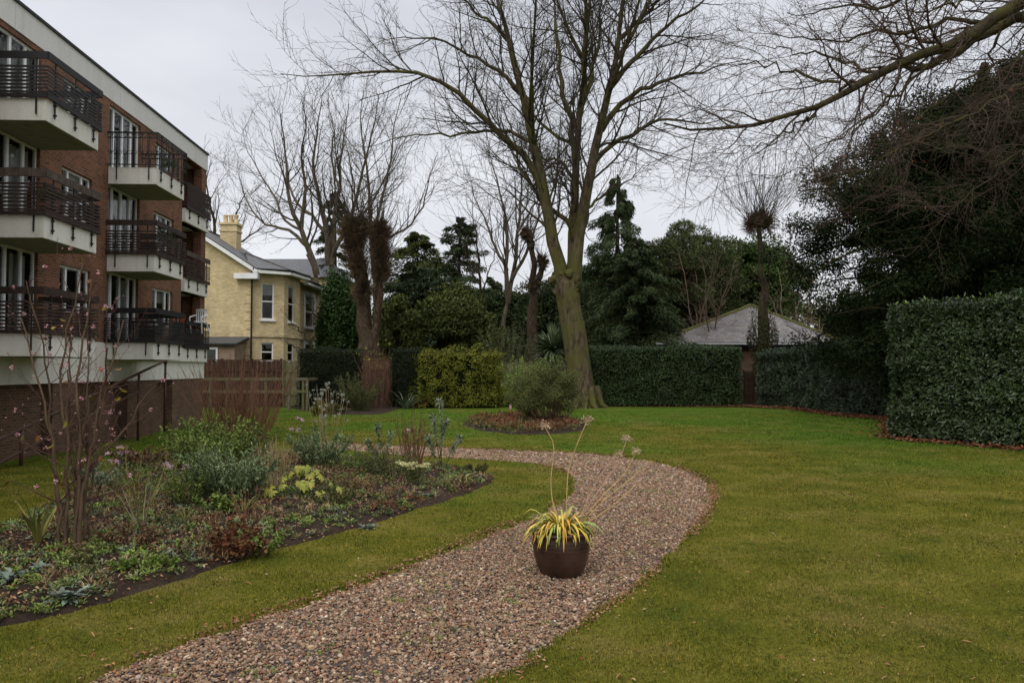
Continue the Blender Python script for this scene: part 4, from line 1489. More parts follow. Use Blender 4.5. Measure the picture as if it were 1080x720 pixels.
Y0 = 37.0
big = thing('bare_tree', 'tall spreading bare tree with thick grey green trunk at the lawn edge', 'tree', P(617, 429, Y0) * [1, 1, 0], group=TREES)
limbs = []
tr = guide([(618, 432), (615, 415), (611, 390), (606, 355), (600, 322), (595, 294)], Y0, .59, .50, 14)
tr[1][0][:3] = (.76, .66, .60); tr[1][0][-4:] = (.51, .53, .52, .40)
G_ = [
    ([(592, 302), (586, 268), (577, 222), (566, 165), (553, 112), (541, 60), (522, -10), (505, -70)], .34, .09, (0, -.6, -1.5)),
    ([(601, 300), (603, 250), (606, 190), (611, 120), (617, 50), (617, -30), (612, -90)], .25, .08, (0, .5, 1.2)),
    ([(606, 298), (609, 262), (616, 215), (623, 178), (632, 138), (644, 92), (655, 30), (662, -60)], .34, .09, (0, -.5, -1.2)),
    ([(577, 222), (572, 196), (553, 165), (526, 140), (500, 115), (474, 93), (440, 79), (395, 76), (345, 80), (296, 78)], .20, .035, (-.2, -.8, -2, -3, -3.5)),
    ([(560, 150), (540, 141), (515, 138), (480, 141), (437, 143), (405, 150), (382, 158)], .10, .02, (0, .8, 2.2)),
    ([(550, 100), (530, 78), (500, 60), (462, 42), (425, 40), (392, 48)], .11, .02, (-.5, -1.5, -3)),
    ([(538, 45), (515, 20), (487, 0), (455, -22)], .10, .03, (-.7, -1.4)),
    ([(603, 240), (588, 226), (566, 205), (548, 175), (540, 140), (528, 105)], .13, .04, (0, 1, 2.2)),
    ([(606, 190), (590, 170), (575, 168), (560, 160), (545, 150)], .10, .04, (.3, 1.8, 3)),
    ([(607, 170), (600, 120), (590, 80), (588, 30), (580, -40)], .18, .06, (.3, 1.5, 2.5)),
    ([(612, 120), (624, 80), (632, 40), (636, -30)], .15, .06, (.5, 1.2, 1.8)),
    ([(623, 178), (640, 158), (672, 138), (700, 126), (738, 130), (775, 120)], .14, .025, (-.3, -1.5, -2.8)),
    ([(634, 138), (652, 112), (681, 92), (712, 82), (742, 76), (790, 62)], .16, .03, (-.5, -1, -2.4)),
    ([(644, 92), (672, 58), (700, 30), (735, 5), (770, -25)], .15, .04, (-.5, -1.6, -3)),
    ([(655, 40), (690, 5), (720, -25)], .12, .05, (-.9, -1.8)),
    ([(614, 225), (628, 212), (646, 198), (665, 190), (676, 178), (684, 170)], .08, .015, (0, 1.0, 2)),
    ([(588, 262), (574, 240), (556, 222), (540, 205), (520, 195), (497, 190)], .08, .015, (0, -1.2, -2.4)),
    ([(608, 262), (600, 235), (606, 205), (598, 180)], .05, .02, (0, -1.2, -2)),
    ([(600, 150), (570, 130), (550, 96), (520, 75), (496, 70)], .09, .02, (.3, 2.4, 4)),
    ([(628, 160), (650, 150), (690, 160), (720, 168), (752, 176)], .07, .015, (-.3, 1.8, 3.2)),
]
mains = []
for pix, r0, r1, dep in G_:
    q = guide(pix, Y0, r0, r1, 16, np.array(dep, float), .05)
    mains.append(q); limbs.append((q, 9 if r0 > .2 else 7))
# limbs running towards and away from the camera, so that the crown is round
extra = []
for k in range(9):
    a = R.uniform(0, 2 * PI); s = mains[k % 3]; i = int(R.integers(4, 11))
    p = s[0][0, i]; L = R.uniform(4.5, 7.5)
    dr = np.array([math.cos(a) * .4, math.sin(a), .55])
    pts = np.array([p, p + dr * L * .35 + [0, 0, .1], p + dr * L * .7 + [0, 0, .6], p + dr * L + [0, 0, 1.5]])
    extra.append((spline(pts, 16)[None], np.linspace(.10, .02, 16)[None]))
mains += extra
for e in extra: limbs.append((e, 6))
lv = leveltree(mains, [
    dict(dens=2.0, t=(.12, 1), ang=(25, 60), absl=(1.8, 5.2), K=9, wander=.17, up=.05, rr=.5, S=5, fall=.5, rl=.011, minr=.011),
    dict(dens=2.6, t=(.10, 1), ang=(25, 55), absl=(.8, 2.8), K=7, wander=.20, up=.03, rr=.6, S=4, fall=.4, minr=.0085),
    dict(dens=3.2, t=(.12, 1), ang=(20, 50), absl=(.35, 1.3), K=5, wander=.22, up=.02, rr=.65, S=3, fall=.3, minr=.0075),
])
cr = MB()
for (p, r), S in lv: cr.tubes(p, r, S)
tk = wood_mesh(limbs)
tk.knobbly(tr[0][0], tr[1][0], 44, .07, 70, 6, 2)
# burrs where the leaders part and a knobbly foot
for (px, py, r) in ((590, 292, .36), (602, 291, .38), (583, 296, .24), (608, 283, .26), (597, 301, .36), (588, 306, .22), (606, 303, .22)):
    for _ in range(9):
        c = P(px, py, Y0 - .12) + rvec(1)[0] * r * .62; q = ICO2 * (r * R.uniform(.28, .62) * R.uniform(.7, 1.3, (len(ICO2), 1))); tk.add(q * [1, .9, 1.15] + c, ICO2F)
for k in range(11):
    a = k * 2 * PI / 11 + R.normal(0, .1); c = np.array([big.location[0], Y0, 0]); e = np.array([math.cos(a), math.sin(a), 0])
    tk.tubes([c + e * .55 + [0, 0, 1.0], c + e * .66 + [0, 0, .45], c + e * .80 + [0, 0, .12], c + e * 1.15 + [0, 0, -.06]], [.16, .19, .15, .05], 8)
print('big tree twigs', len(lv[2][0][0]))
finish(big, [('trunk', tk, M_BARK_G, True), ('crown', cr, M_TWIG, False)])


# ================================================================== other bare trees
def bare_tree(label, guides, Y, spec, bark=M_BARK_G, twig=M_TWIG, wob=.04, name='bare_tree', K=14, dep_scale=1.0):
    gs = []
    for pix, r0, r1, dep in guides:
        gs.append(guide(pix, Y, r0, r1, K, np.array(dep, float) * dep_scale, wob))
    b = gs[0][0][0, 0]
    th = thing(name, label, 'tree', (b[0], b[1], 0), group=TREES)
    tk = wood_mesh([(g, 9 if g[1][0, 0] > .12 else 6) for g in gs])
    lv = leveltree(gs[1:] if len(gs) > 1 else gs, [dict(s) for s in spec])
    cr = MB()
    for (p, r), S in lv: cr.tubes(p, r, S)
    finish(th, [('trunk', tk, bark, True), ('crown', cr, twig, False)])
    return th


SP_MID = [dict(dens=1.6, t=(.12, 1), ang=(22, 52), absl=(1.6, 5.0), K=8, wander=.17, up=.08, rr=.5, S=4, fall=.4, minr=.014),
          dict(dens=2.0, t=(.12, 1), ang=(22, 50), absl=(.8, 2.8), K=6, wander=.2, up=.06, rr=.6, S=3, fall=.35, minr=.011),
          dict(dens=2.3, t=(.15, 1), ang=(20, 45), absl=(.4, 1.4), K=4, wander=.2, up=.05, rr=.65, S=3, fall=.3, minr=.0095)]
bare_tree('bare tree with curving trunk leaning left behind the yellow house roof', [
    ([(345, 400), (338, 330), (334, 292), (324, 268)], .32, .22, (0, 0)),
    ([(334, 290), (328, 268), (318, 243), (308, 222), (303, 195), (300, 150), (296, 120)], .22, .05, (0, -1, -2)),
    ([(326, 262), (312, 248), (296, 240), (282, 238), (268, 225), (258, 205), (250, 180)], .13, .03, (0, 1, 2)),
    ([(318, 243), (300, 232), (290, 210), (278, 190), (262, 160), (256, 135)], .10, .02, (0, 1, 3)),
    ([(318, 240), (322, 200), (318, 165), (322, 130), (318, 105)], .14, .03, (0, -1, -3)),
], 50, SP_MID, M_BARK_L, M_TWIG)
bare_tree('bare tree of several upright stems behind the left pollarded tree', [
    ([(352, 400), (350, 330), (349, 285), (347, 262)], .40, .30, (0, 0)),
    ([(347, 280), (343, 240), (336, 205), (330, 170), (336, 130), (340, 100)], .22, .05, (0, -1, -2)),
    ([(349, 280), (352, 235), (358, 195), (362, 150), (368, 110)], .20, .05, (0, 1, 2)),
    ([(350, 270), (366, 240), (378, 205), (386, 165), (396, 125), (400, 98)], .17, .04, (0, -1, -2)),
    ([(343, 245), (328, 225), (314, 215), (302, 190), (290, 160), (284, 128)], .13, .03, (0, 1, 3)),
    ([(358, 200), (350, 170), (352, 135), (345, 105)], .10, .03, (0, 1, 2)),
    ([(366, 240), (390, 215), (408, 185), (420, 160), (432, 140)], .10, .03, (0, 1, 2)),
], 52, SP_MID, M_BARK_L, M_TWIG)
bare_tree('bare grey tree rising right above the left pollarded tree', [
    ([(398, 400), (396, 330), (393, 270), (392, 240)], .26, .20, (0, 0)),
    ([(392, 260), (390, 215), (386, 170), (380, 130), (384, 95)], .15, .04, (0, -1, -2)),
    ([(393, 255), (402, 215), (412, 170), (416, 130), (424, 100)], .14, .04, (0, 1, 2)),
    ([(395, 270), (412, 250), (430, 240), (446, 215), (455, 180), (462, 160)], .12, .03, (0, 1, 2)),
    ([(392, 240), (376, 215), (370, 175), (362, 140)], .10, .03, (0, 1, 2)),
], 56, SP_MID, M_BARK_L, M_TWIG)
bare_tree('pale slender bare tree fanning upward behind the fence gap', [
    ([(524, 420), (528, 370), (533, 330), (536, 310)], .32, .24, (0, 0)),
    ([(536, 320), (533, 280), (535, 240), (528, 205), (520, 175), (512, 150)], .18, .04, (0, -1, -2)),
    ([(536, 315), (543, 275), (547, 235), (550, 195), (548, 160), (556, 135)], .17, .04, (0, 1, 2)),
    ([(540, 295), (556, 262), (566, 235), (572, 200), (580, 170)], .13, .03, (0, -1, -2)),
    ([(535, 285), (520, 255), (510, 228), (500, 205), (488, 185)], .12, .03, (0, 1, 2)),
    ([(546, 245), (565, 215), (585, 195), (592, 170)], .09, .02, (0, 1, 2)),
], 52, SP_MID, M_BARK_L, M_TWIG)
bare_tree('thin dark bare tree with a knot, between the conifer and the pale tree', [
    ([(512, 420), (510, 350), (507, 310)], .14, .10, (0, 0)),
    ([(507, 320), (506, 290), (503, 255), (498, 225), (500, 200)], .10, .02, (0, -1)),
    ([(508, 312), (516, 285), (522, 265), (524, 240)], .06, .02, (0, 1)),
    ([(507, 300), (496, 285), (490, 262), (484, 240)], .06, .02, (0, 1)),
], 50, [dict(s) for s in SP_MID[:2]], M_BARK_D, M_TWIG_D)
bare_tree('bare tree beyond the chimney of the yellow house', [
    ([(225, 420), (228, 300), (230, 260)], .35, .28, (0, 0)),
    ([(230, 270), (226, 240), (222, 215), (218, 190), (224, 170)], .18, .04, (0, -1)),
    ([(230, 270), (244, 240), (254, 215), (262, 200)], .15, .04, (0, 1)),
    ([(230, 268), (262, 250), (282, 235), (292, 225)], .12, .03, (0, 1)),
    ([(228, 262), (205, 235), (190, 210)], .14, .03, (0, 1)),
], 66, SP_MID, M_BARK_D, M_TWIG)

# a low bare fruit tree in front of the villa
bare_tree('small crooked bare tree in front of the yellow house wall', [
    ([(330, 425), (328, 400), (326, 372), (330, 355)], .11, .08, (0, 0)),
    ([(328, 365), (318, 350), (306, 338), (296, 325)], .05, .015, (0, -.6)),
    ([(330, 358), (334, 340), (326, 322), (330, 308)], .05, .015, (0, .6)),
    ([(328, 372), (312, 366), (300, 360), (288, 352)], .045, .012, (0, .6)),
], 37.6, [dict(dens=2.2, t=(.15, 1), ang=(30, 60), absl=(.5, 1.3), K=5, wander=.3, up=.05, S=3, minr=.008), dict(dens=2.5, t=(.2, 1), ang=(30, 60), absl=(.2, .6), K=4, wander=.3, up=.05, S=3, minr=.006)], M_BARK_D, M_TWIG_D, name='bare_tree')


# ================================================================== pollards
def pollard(label, stems, Y, heads, shoots=160, slen=(1.2, 3.0), bark=M_BARK_P, twig=M_TWIG_D, fuzz=0, fuzz_len=(.15, .5), base_y=0.0, upb=.5, shoot_r=.012):
    b = P(stems[0][0][0][0], stems[0][0][0][1], Y)
    th = thing('pollarded_tree', label, 'tree', (b[0], Y, 0), group=TREES)
    gs = [guide(pix, Y, r0, r1, 12, np.array(dep, float), .05) for pix, r0, r1, dep in stems]
    for p, r in gs: r *= R.uniform(.88, 1.14, r.shape)
    tk = MB()
    for j, (p_, r_) in enumerate(gs): tk.knobbly(p_[0], r_[0], 30, .10, 60, 5, 11 + j)
    sh = MB(); fz = MB()
    for (px, py, dd, r) in heads:
        c = P(px, py, Y + dd)
        for k in range(16):
            q = ICO2 * (r * R.uniform(.22, .48) * R.uniform(.8, 1.2, (len(ICO2), 1))); tk.add(q + c + R.normal(0, r * .42, 3) * [1, 1, .8], ICO2F)
        n = int(shoots / len(heads))
        d = rvec(n); d[:, 2] = np.abs(d[:, 2]) * 1.0 + upb; d = unit(d)
        pts = np.zeros((n, 7, 3)); pts[:, 0] = c + d * r * .6; L = R.uniform(*slen, n)
        for k in range(1, 7):
            pts[:, k] = pts[:, k - 1] + d * (L / 6)[:, None]; d = unit(d + rvec(n) * .22 + [0, 0, .07])
        rr = np.broadcast_to(np.linspace(shoot_r * 1.6, shoot_r * .5, 7), (n, 7))
        sh.tubes(pts, rr, 3)
        q = side_branches(pts, rr, dens=2.0, t=(.2, 1), ang=(20, 45), absl=(.3, 1.0), K=4, wander=.2, up=.05, minr=shoot_r * .6)
        sh.tubes(*q, 3)
        if fuzz:
            # short epicormic shoots bristling out of the head and the stem below it
            m = fuzz
            d = rvec(m); p = c + d * R.uniform(.3, 1.0, (m, 1)) * r * np.array([1.0, 1.0, 1.35]) + np.array([0, 0, -r * .3])
            e = p + unit(d + rvec(m) * .7 + [0, 0, .3]) * R.uniform(*fuzz_len, (m, 1)); mid = (p + e) / 2 + rvec(m) * .04
            fz.tubes(np.stack([p, mid, e], 1), np.broadcast_to([.014, .010, .005], (m, 3)), 3)
    items = [('trunk', tk, bark, True), ('crown', sh, twig, False)]
    if fuzz: items.append(('epicormic_shoots', fz, M_FUZZ, False))
    finish(th, items)


M_FUZZ = flat_mat('russet_shoots', (.085, .056, .030), .95, .5, 2)
pollard('stout twin stemmed pollarded tree bristling with russet shoots by the left fence', [
    ([(391, 425), (390, 395), (387, 360), (384, 325), (380, 290), (377, 262), (375, 245)], .50, .27, (0, 0)),
    ([(392, 400), (395, 365), (398, 325), (401, 285), (401, 255), (402, 240)], .30, .24, (0, -.3)),
    ([(384, 330), (377, 295), (371, 262), (369, 240)], .22, .20, (0, .3)),
], 39.5, [(370, 242, -.1, .42), (379, 240, .1, .42), (401, 243, -.2, .44), (374, 258, 0, .36), (401, 264, -.2, .36), (402, 285, -.2, .30), (378, 278, -.2, .34), (383, 305, -.3, .30)], 120, (1.6, 3.6), fuzz=1300, fuzz_len=(.15, .6), upb=.8)
pollard('dark knobbly pollarded tree stub just left of the big bare tree', [
    ([(559, 425), (561, 380), (562, 340), (563, 300), (562, 270), (559, 250)], .40, .28, (0, 0)),
    ([(562, 310), (570, 290), (572, 272)], .20, .16, (0, -.2)),
    ([(560, 262), (556, 248), (554, 242)], .22, .2, (0, -.2)),
], 43.5, [(556, 246, 0, .34), (572, 275, -.2, .3), (562, 300, -.3, .3)], 40, (.8, 1.8), fuzz=380, fuzz_len=(.1, .35))
pollard('tall single pollarded tree with a fan of twigs in front of the slate garage roof', [
    ([(803, 428), (804, 395), (805, 360), (805, 320), (803, 280), (801, 250), (800, 238)], .40, .26, (0, 0)),
], 39.7, [(792, 236, 0, .30), (800, 231, .1, .36), (809, 234, -.2, .32)], 100, (1.6, 5.4), M_BARK_D, M_TWIG_D, fuzz=420, fuzz_len=(.15, .5), upb=.45, shoot_r=.009)
# ivy and burrs low on that trunk
iv = thing('climbing_ivy', 'dark ivy and burrs clinging to the tall pollarded trunk above the hedge', 'ivy', P(805, 425, 39.7) * [1, 1, 0])
q = MB(); n = 1900; a = R.uniform(0, 2 * PI, n); z = 3.0 + np.abs(R.normal(0, .9, n)) * R.choice([-1, 1], n, p=[.35, .65])
rr = .42 + R.uniform(0, .15, n) + .22 * np.exp(-((z - 3.4) / .7) ** 2)
q.leaves(np.stack([np.cos(a) * rr, np.sin(a) * rr, np.clip(z, .2, 8)], 1), rvec(n), unit(np.stack([np.cos(a), np.sin(a), np.full(n, .3)], 1)), .10, .08)
M_IVY = leaf_mat('ivy_leaf', [(.012, .022, .008), (.035, .045, .014), (.06, .035, .018)], .45, 1.5)
q.build('foliage', M_IVY, iv)

# ================================================================== evergreens beyond the hedges
M_CON1 = leaf_mat('dark_conifer', [(.020, .036, .013), (.045, .070, .024), (.085, .108, .040)], .7, .35)
M_CON2 = leaf_mat('blue_green_conifer', [(.028, .048, .024), (.055, .084, .040), (.085, .11, .052)], .7, .4)
M_CON3 = leaf_mat('olive_evergreen', [(.040, .056, .013), (.085, .105, .026), (.14, .15, .042)], .7, .35)
M_PINE = leaf_mat('pine_needles', [(.030, .046, .016), (.072, .094, .030), (.125, .135, .048)], .7, .5)
M_CEDAR = leaf_mat('cedar_needles', [(.007, .013, .005), (.016, .026, .009), (.030, .042, .014)], .8, .4, .03)
M_YEL = leaf_mat('yellow_green_leaf', [(.075, .10, .012), (.135, .15, .018), (.22, .20, .028), (.10, .12, .015)], .5, 1.0)
M_LAUREL = leaf_mat('laurel_leaf', [(.020, .038, .012), (.040, .070, .020), (.070, .11, .034), (.035, .058, .020)], .34, .9, .5)
M_HOLLY = leaf_mat('holly_leaf', [(.018, .036, .014), (.040, .066, .026), (.070, .10, .045)], .4, .9, .45)
M_YEW = leaf_mat('yew_leaf', [(.010, .017, .008), (.022, .032, .014), (.038, .050, .020)], .6, 1.0)


def at0(px, Y): return P(px, 420, Y) * [1, 1, 0]


def hz(py, Y): return P(540, py, Y)[2]


conifer('conifer_tree', 'drooping pointed conifer right of the big bare tree', at0(652, 50), hz(184, 50), 3.9, M_CON1, 110, 330, .30, .055, .75, .12, .85, .5, 1.1, cl=.10, up=.15)
conifer('conifer_tree', 'broad dark conifer below the drooping one, over the far hedge', at0(672, 48), hz(252, 48), 4.6, M_CON1, 170, 300, .24, .07, .6, .03, .6, .3, .5)
conifer('conifer_tree', 'narrow dark conifer behind the upright bare stems beyond the yellow house', at0(352, 60), hz(200, 60), 2.8, M_CON1, 100, 140, .34, .09, .5, .2, .8, .3, .4)
conifer('conifer_tree', 'slim upright dark conifer with an open top in the middle distance', at0(484, 54), hz(229, 54), 2.5, M_CON1, 130, 260, .24, .07, .4, .16, .45, .4, .4, cl=.2)
conifer('conifer_tree', 'bushy olive topped conifer left of the slim one', at0(440, 56), hz(245, 56), 3.2, M_CON3, 140, 280, .24, .08, .3, .12, .4, .35, .2, cl=.22)
conifer('conifer_tree', 'blue green rounded conifer behind the dark left hedge', at0(437, 47), hz(280, 47), 3.6, M_CON2, 140, 360, .24, .07, .25, .03, .5, .15, .2)
conifer('conifer_tree', 'small dark spruce in front of the pale slender bare tree', at0(520, 60), hz(292, 60), 2.8, M_CON1, 70, 90, .45, .14, .5, .1, .8, .25, .4)


def evergreen(name, label, c, rads, z0, mat, n_cl=60, leaves=26000, L=.28, W=.13, cl=.26, trunk_r=.3, group=TREES, shell=.35, bark=None, up=.3, tufty=0.0, low=1.0):
    """broad evergreen: tapered trunk, limbs into each clump of leaves"""
    c = np.asarray(c, float)
    th = thing(name, label, 'tree', (c[0], c[1], 0), group=group)
    ctr = np.array([c[0], c[1], z0])
    cen = ellipsoid_centers(ctr, np.asarray(rads) * (1 - cl * .6), n_cl, shell, low)
    rd = np.asarray(rads)[None] * cl * R.uniform(.55, 1.3, (len(cen), 1)) * np.array([1, 1, .62])
    fol = MB(); clump_crown(fol, cen, rd, leaves // len(cen), L, W, up, jitter=.6 + tufty)
    top = z0 + rads[2] * .6
    K = 10
    tk = MB(); tp = spline([[c[0], c[1], -.05], [c[0] + R.normal(0, .2), c[1], top * .5], [c[0] + R.normal(0, .4), c[1], top]], K)
    tk.tubes(tp, np.linspace(trunk_r, trunk_r * .25, K), 9)
    n = len(cen); lo = np.clip(cen[:, 2] - R.uniform(.15, .45, n) * rads[2] - .5, .6, top * .97)
    st = np.stack([np.interp(lo, tp[:, 2], tp[:, i]) for i in (0, 1)] + [lo], 1)
    m = st * .45 + cen * .55 + np.array([0, 0, -.25]) * R.uniform(.3, 1, (n, 1)) + R.normal(0, .12, (n, 3)); pts = np.stack([st, (st + m) / 2, m, cen * .7 + m * .3, cen], 1)
    tk.tubes(pts, np.broadcast_to(np.linspace(trunk_r * .3, .02, 5), (n, 5)), 5)
    finish(th, [('trunk', tk, bark or M_BARK_D, True), ('crown', fol, mat, False)])
    return th


evergreen('pine_tree', 'rounded pine with layered green pads right of the drooping conifer', at0(722, 52), (3.9, 3.2, 4.0), hz(294, 52), M_PINE, 120, 90000, .22, .055, .24, .35, tufty=.8, shell=.1)
evergreen('evergreen_tree', 'dense green broad tree behind the tall pollard', at0(792, 56), (4.4, 3.4, 4.2), hz(305, 56), leaf_mat('bay_leaf', [(.020, .045, .010), (.050, .085, .020), (.09, .13, .03)], .6, .4), 110, 60000, .24, .12, shell=.15)
evergreen('evergreen_tree', 'dark olive evergreen behind the yellow green hedge', at0(474, 46), (3.4, 2.6, 3.2), hz(350, 46), M_CON3, 90, 52000, .20, .09, shell=.1)
evergreen('evergreen_tree', 'low dark evergreen beside the left pollard trunk', at0(418, 45), (2.0, 1.7, 2.8), hz(360, 45), M_CON3, 60, 30000, .22, .10)
evergreen('evergreen_tree', 'dark evergreen behind the big bare trunk', at0(590, 56), (4.0, 3.0, 3.8), hz(340, 56), M_CON1, 55, 22000, .30, .12)
evergreen('evergreen_tree', 'dark leafy tree between the pale tree and the spiky palm', at0(548, 60), (4.4, 3.0, 3.0), hz(340, 60), M_CON1, 50, 18000, .30, .12)
evergreen('evergreen_tree', 'low dark evergreen mass behind the conifers on the right of the trunk', at0(636, 58), (4.0, 3.0, 5.0), hz(340, 58), M_CON1, 55, 22000, .30, .12)
evergreen('evergreen_tree', 'shadowy evergreen left of the garage roof', at0(700, 58), (5.0, 3.2, 4.4), hz(345, 58), M_CON1, 55, 24000, .30, .12)
evergreen('evergreen_tree', 'dim evergreen seen over the garage roof at right', at0(872, 62), (6.0, 3.0, 3.0), hz(352, 62), M_CON3, 55, 16000, .32, .14)
evergreen('evergreen_tree', 'tall ivy covered mass standing behind the right end of the yellow house', at0(358, 45), (1.35, 1.6, 3.9), hz(350, 45), leaf_mat('ivy_mass', [(.018, .042, .010), (.035, .070, .016), (.055, .095, .024)], .45, .9), 110, 52000, .15, .11, .34, .3, shell=.2)

evergreen('evergreen_tree', 'dark evergreens filling the gap between the cedar and the laurel hedge', at0(1010, 38), (7.0, 2.5, 2.6), 3.4, M_CEDAR, 60, 22000, .26, .12)
evergreen('evergreen_tree', 'dark evergreen at the far right behind the laurel hedge', at0(1150, 34), (6.0, 2.5, 3.6), 4.2, M_CEDAR, 60, 20000, .26, .12)
evergreen('evergreen_tree', 'broad dark yew like mass between the big trunk and the pine', at0(665, 54), (4.4, 3.0, 4.2), hz(330, 54), M_CON1, 100, 60000, .22, .09, shell=.1)
evergreen('evergreen_tree', 'dark green mass low behind the slim conifers', at0(505, 62), (5.5, 3.0, 3.4), hz(345, 62), M_CON1, 80, 40000, .24, .11, shell=.1)
# pale bare scrub over the garage roof
for lab, px, Y, top, tw in (('pale scraggly bare shrub beside the pine', 738, 49, 245, M_TWIG_P), ('pale bare shrub over the right end of the garage roof', 868, 52, 280, M_TWIG_P), ('pale twisted shrub just right of the tall pollard', 836, 52, 265, M_TWIG_P), ('brown bare scrub beneath the cedar', 900, 47, 300, M_TWIG)):
    b = at0(px, Y); H = hz(top, Y)
    th = thing('bare_shrub', lab, 'shrub', b, group='bare scrub beyond the hedge')
    n = 9; d = rvec(n) * .35 + [0, 0, 1]; base = b + R.normal(0, .25, (n, 3)) * [1, 1, 0]
    pts = np.zeros((n, 8, 3)); pts[:, 0] = base; d = unit(d)
    for k in range(1, 8): pts[:, k] = pts[:, k - 1] + d * H / 7 * R.uniform(.75, 1.05, (n, 1)); d = unit(d + rvec(n) * .22)
    rr = np.broadcast_to(np.linspace(.07, .02, 8), (n, 8))
    lv = leveltree([(pts, rr)], [dict(dens=2.2, t=(.3, 1), ang=(30, 65), absl=(.9, 2.4), K=6, wander=.4, S=3, minr=.012), dict(dens=2.4, t=(.1, 1), ang=(30, 65), absl=(.3, 1.1), K=4, wander=.4, S=3, minr=.009)])
    s = MB(); s.tubes(pts, rr, 6); c_ = MB()
    for (p, r), S in lv: c_.tubes(p, r, S)
    finish(th, [('stems', s, tw, True), ('crown', c_, tw, False)])
bush('leafy_bush', 'yellowish leafy bush poking over the hedge right of the garage', (*at0(885, 44)[:2], 0), (1.3, 1.0, 2.1), M_YEL, M_TWIG, 2600, .16, .08, 30)
bush('leafy_bush', 'brown green bush over the hedge at the garage roof end', (*at0(862, 43.5)[:2], 0), (1.6, 1.0, 1.75), M_CON3, M_TWIG, 5000, .14, .07, 30)

# the great dark cedar on the right: limbs carrying thick drooping sprays
cc = at0(1035, 29)
ced = thing('cedar_tree', 'huge dark evergreen cedar filling the right behind the laurel hedge', 'tree', cc, group=TREES)
tp = spline([cc + [0, 0, -.05], cc + [.3, 0, 5], cc + [0, .3, 10], cc + [.4, 0, 13.2]], 12)
tk = MB(); tk.tubes(tp, np.linspace(.62, .14, 12), 12)
n = 230
zz = R.uniform(.10, 1, n) ** 1.0 * 12.6; az = R.uniform(0, 2 * PI, n)
prof = np.interp(zz, [1.8, 3.2, 5.5, 8.5, 10.5, 12.2, 12.9], [4.6, 6.2, 7.3, 7.0, 5.4, 3.4, 1.4]) * R.uniform(.5, 1.04, n)
st = np.stack([np.interp(zz, tp[:, 2], tp[:, 0]), np.interp(zz, tp[:, 2], tp[:, 1]), zz - .5], 1)
dr = unit(np.stack([np.cos(az), np.sin(az), np.full(n, .26)], 1))
KB = 9; br = np.zeros((n, KB, 3)); br[:, 0] = st
for k in range(1, KB):
    br[:, k] = br[:, k - 1] + dr * (prof / (KB - 1))[:, None]; dr = unit(dr + [0, 0, -.07] + rvec(n) * .14)
brr = (prof * .012 + .01)[:, None] * np.linspace(1, .3, KB)
tk.tubes(br, brr, 5)
m_ = 7; cen = np.concatenate([br[:, 3 + j // 2 if j < 4 else KB - 1 - (j - 4)] + R.normal(0, .42, (n, 3)) * [1, 1, .7] for j in range(m_)])
j_ = R.integers(0, n, 640); u_ = R.uniform(.15, .95, (640, 1))
cen = np.concatenate([cen, st[j_] + unit(np.stack([np.cos(az[j_] + .4), np.sin(az[j_] + .4), np.full(640, .12)], 1)) * prof[j_][:, None] * u_ + R.normal(0, .4, (640, 3))])
rd = np.stack([R.uniform(.35, .85, len(cen)), R.uniform(.35, .85, len(cen)), R.uniform(.30, .62, len(cen))], 1)
fol = MB(); clump_crown(fol, cen, rd, 360, .14, .055, .2, shell=.2, droop=.5, jitter=1.0)
print('cedar clumps', len(cen))
finish(ced, [('trunk', tk, M_BARK_D, True), ('crown', fol, M_CEDAR, False)])

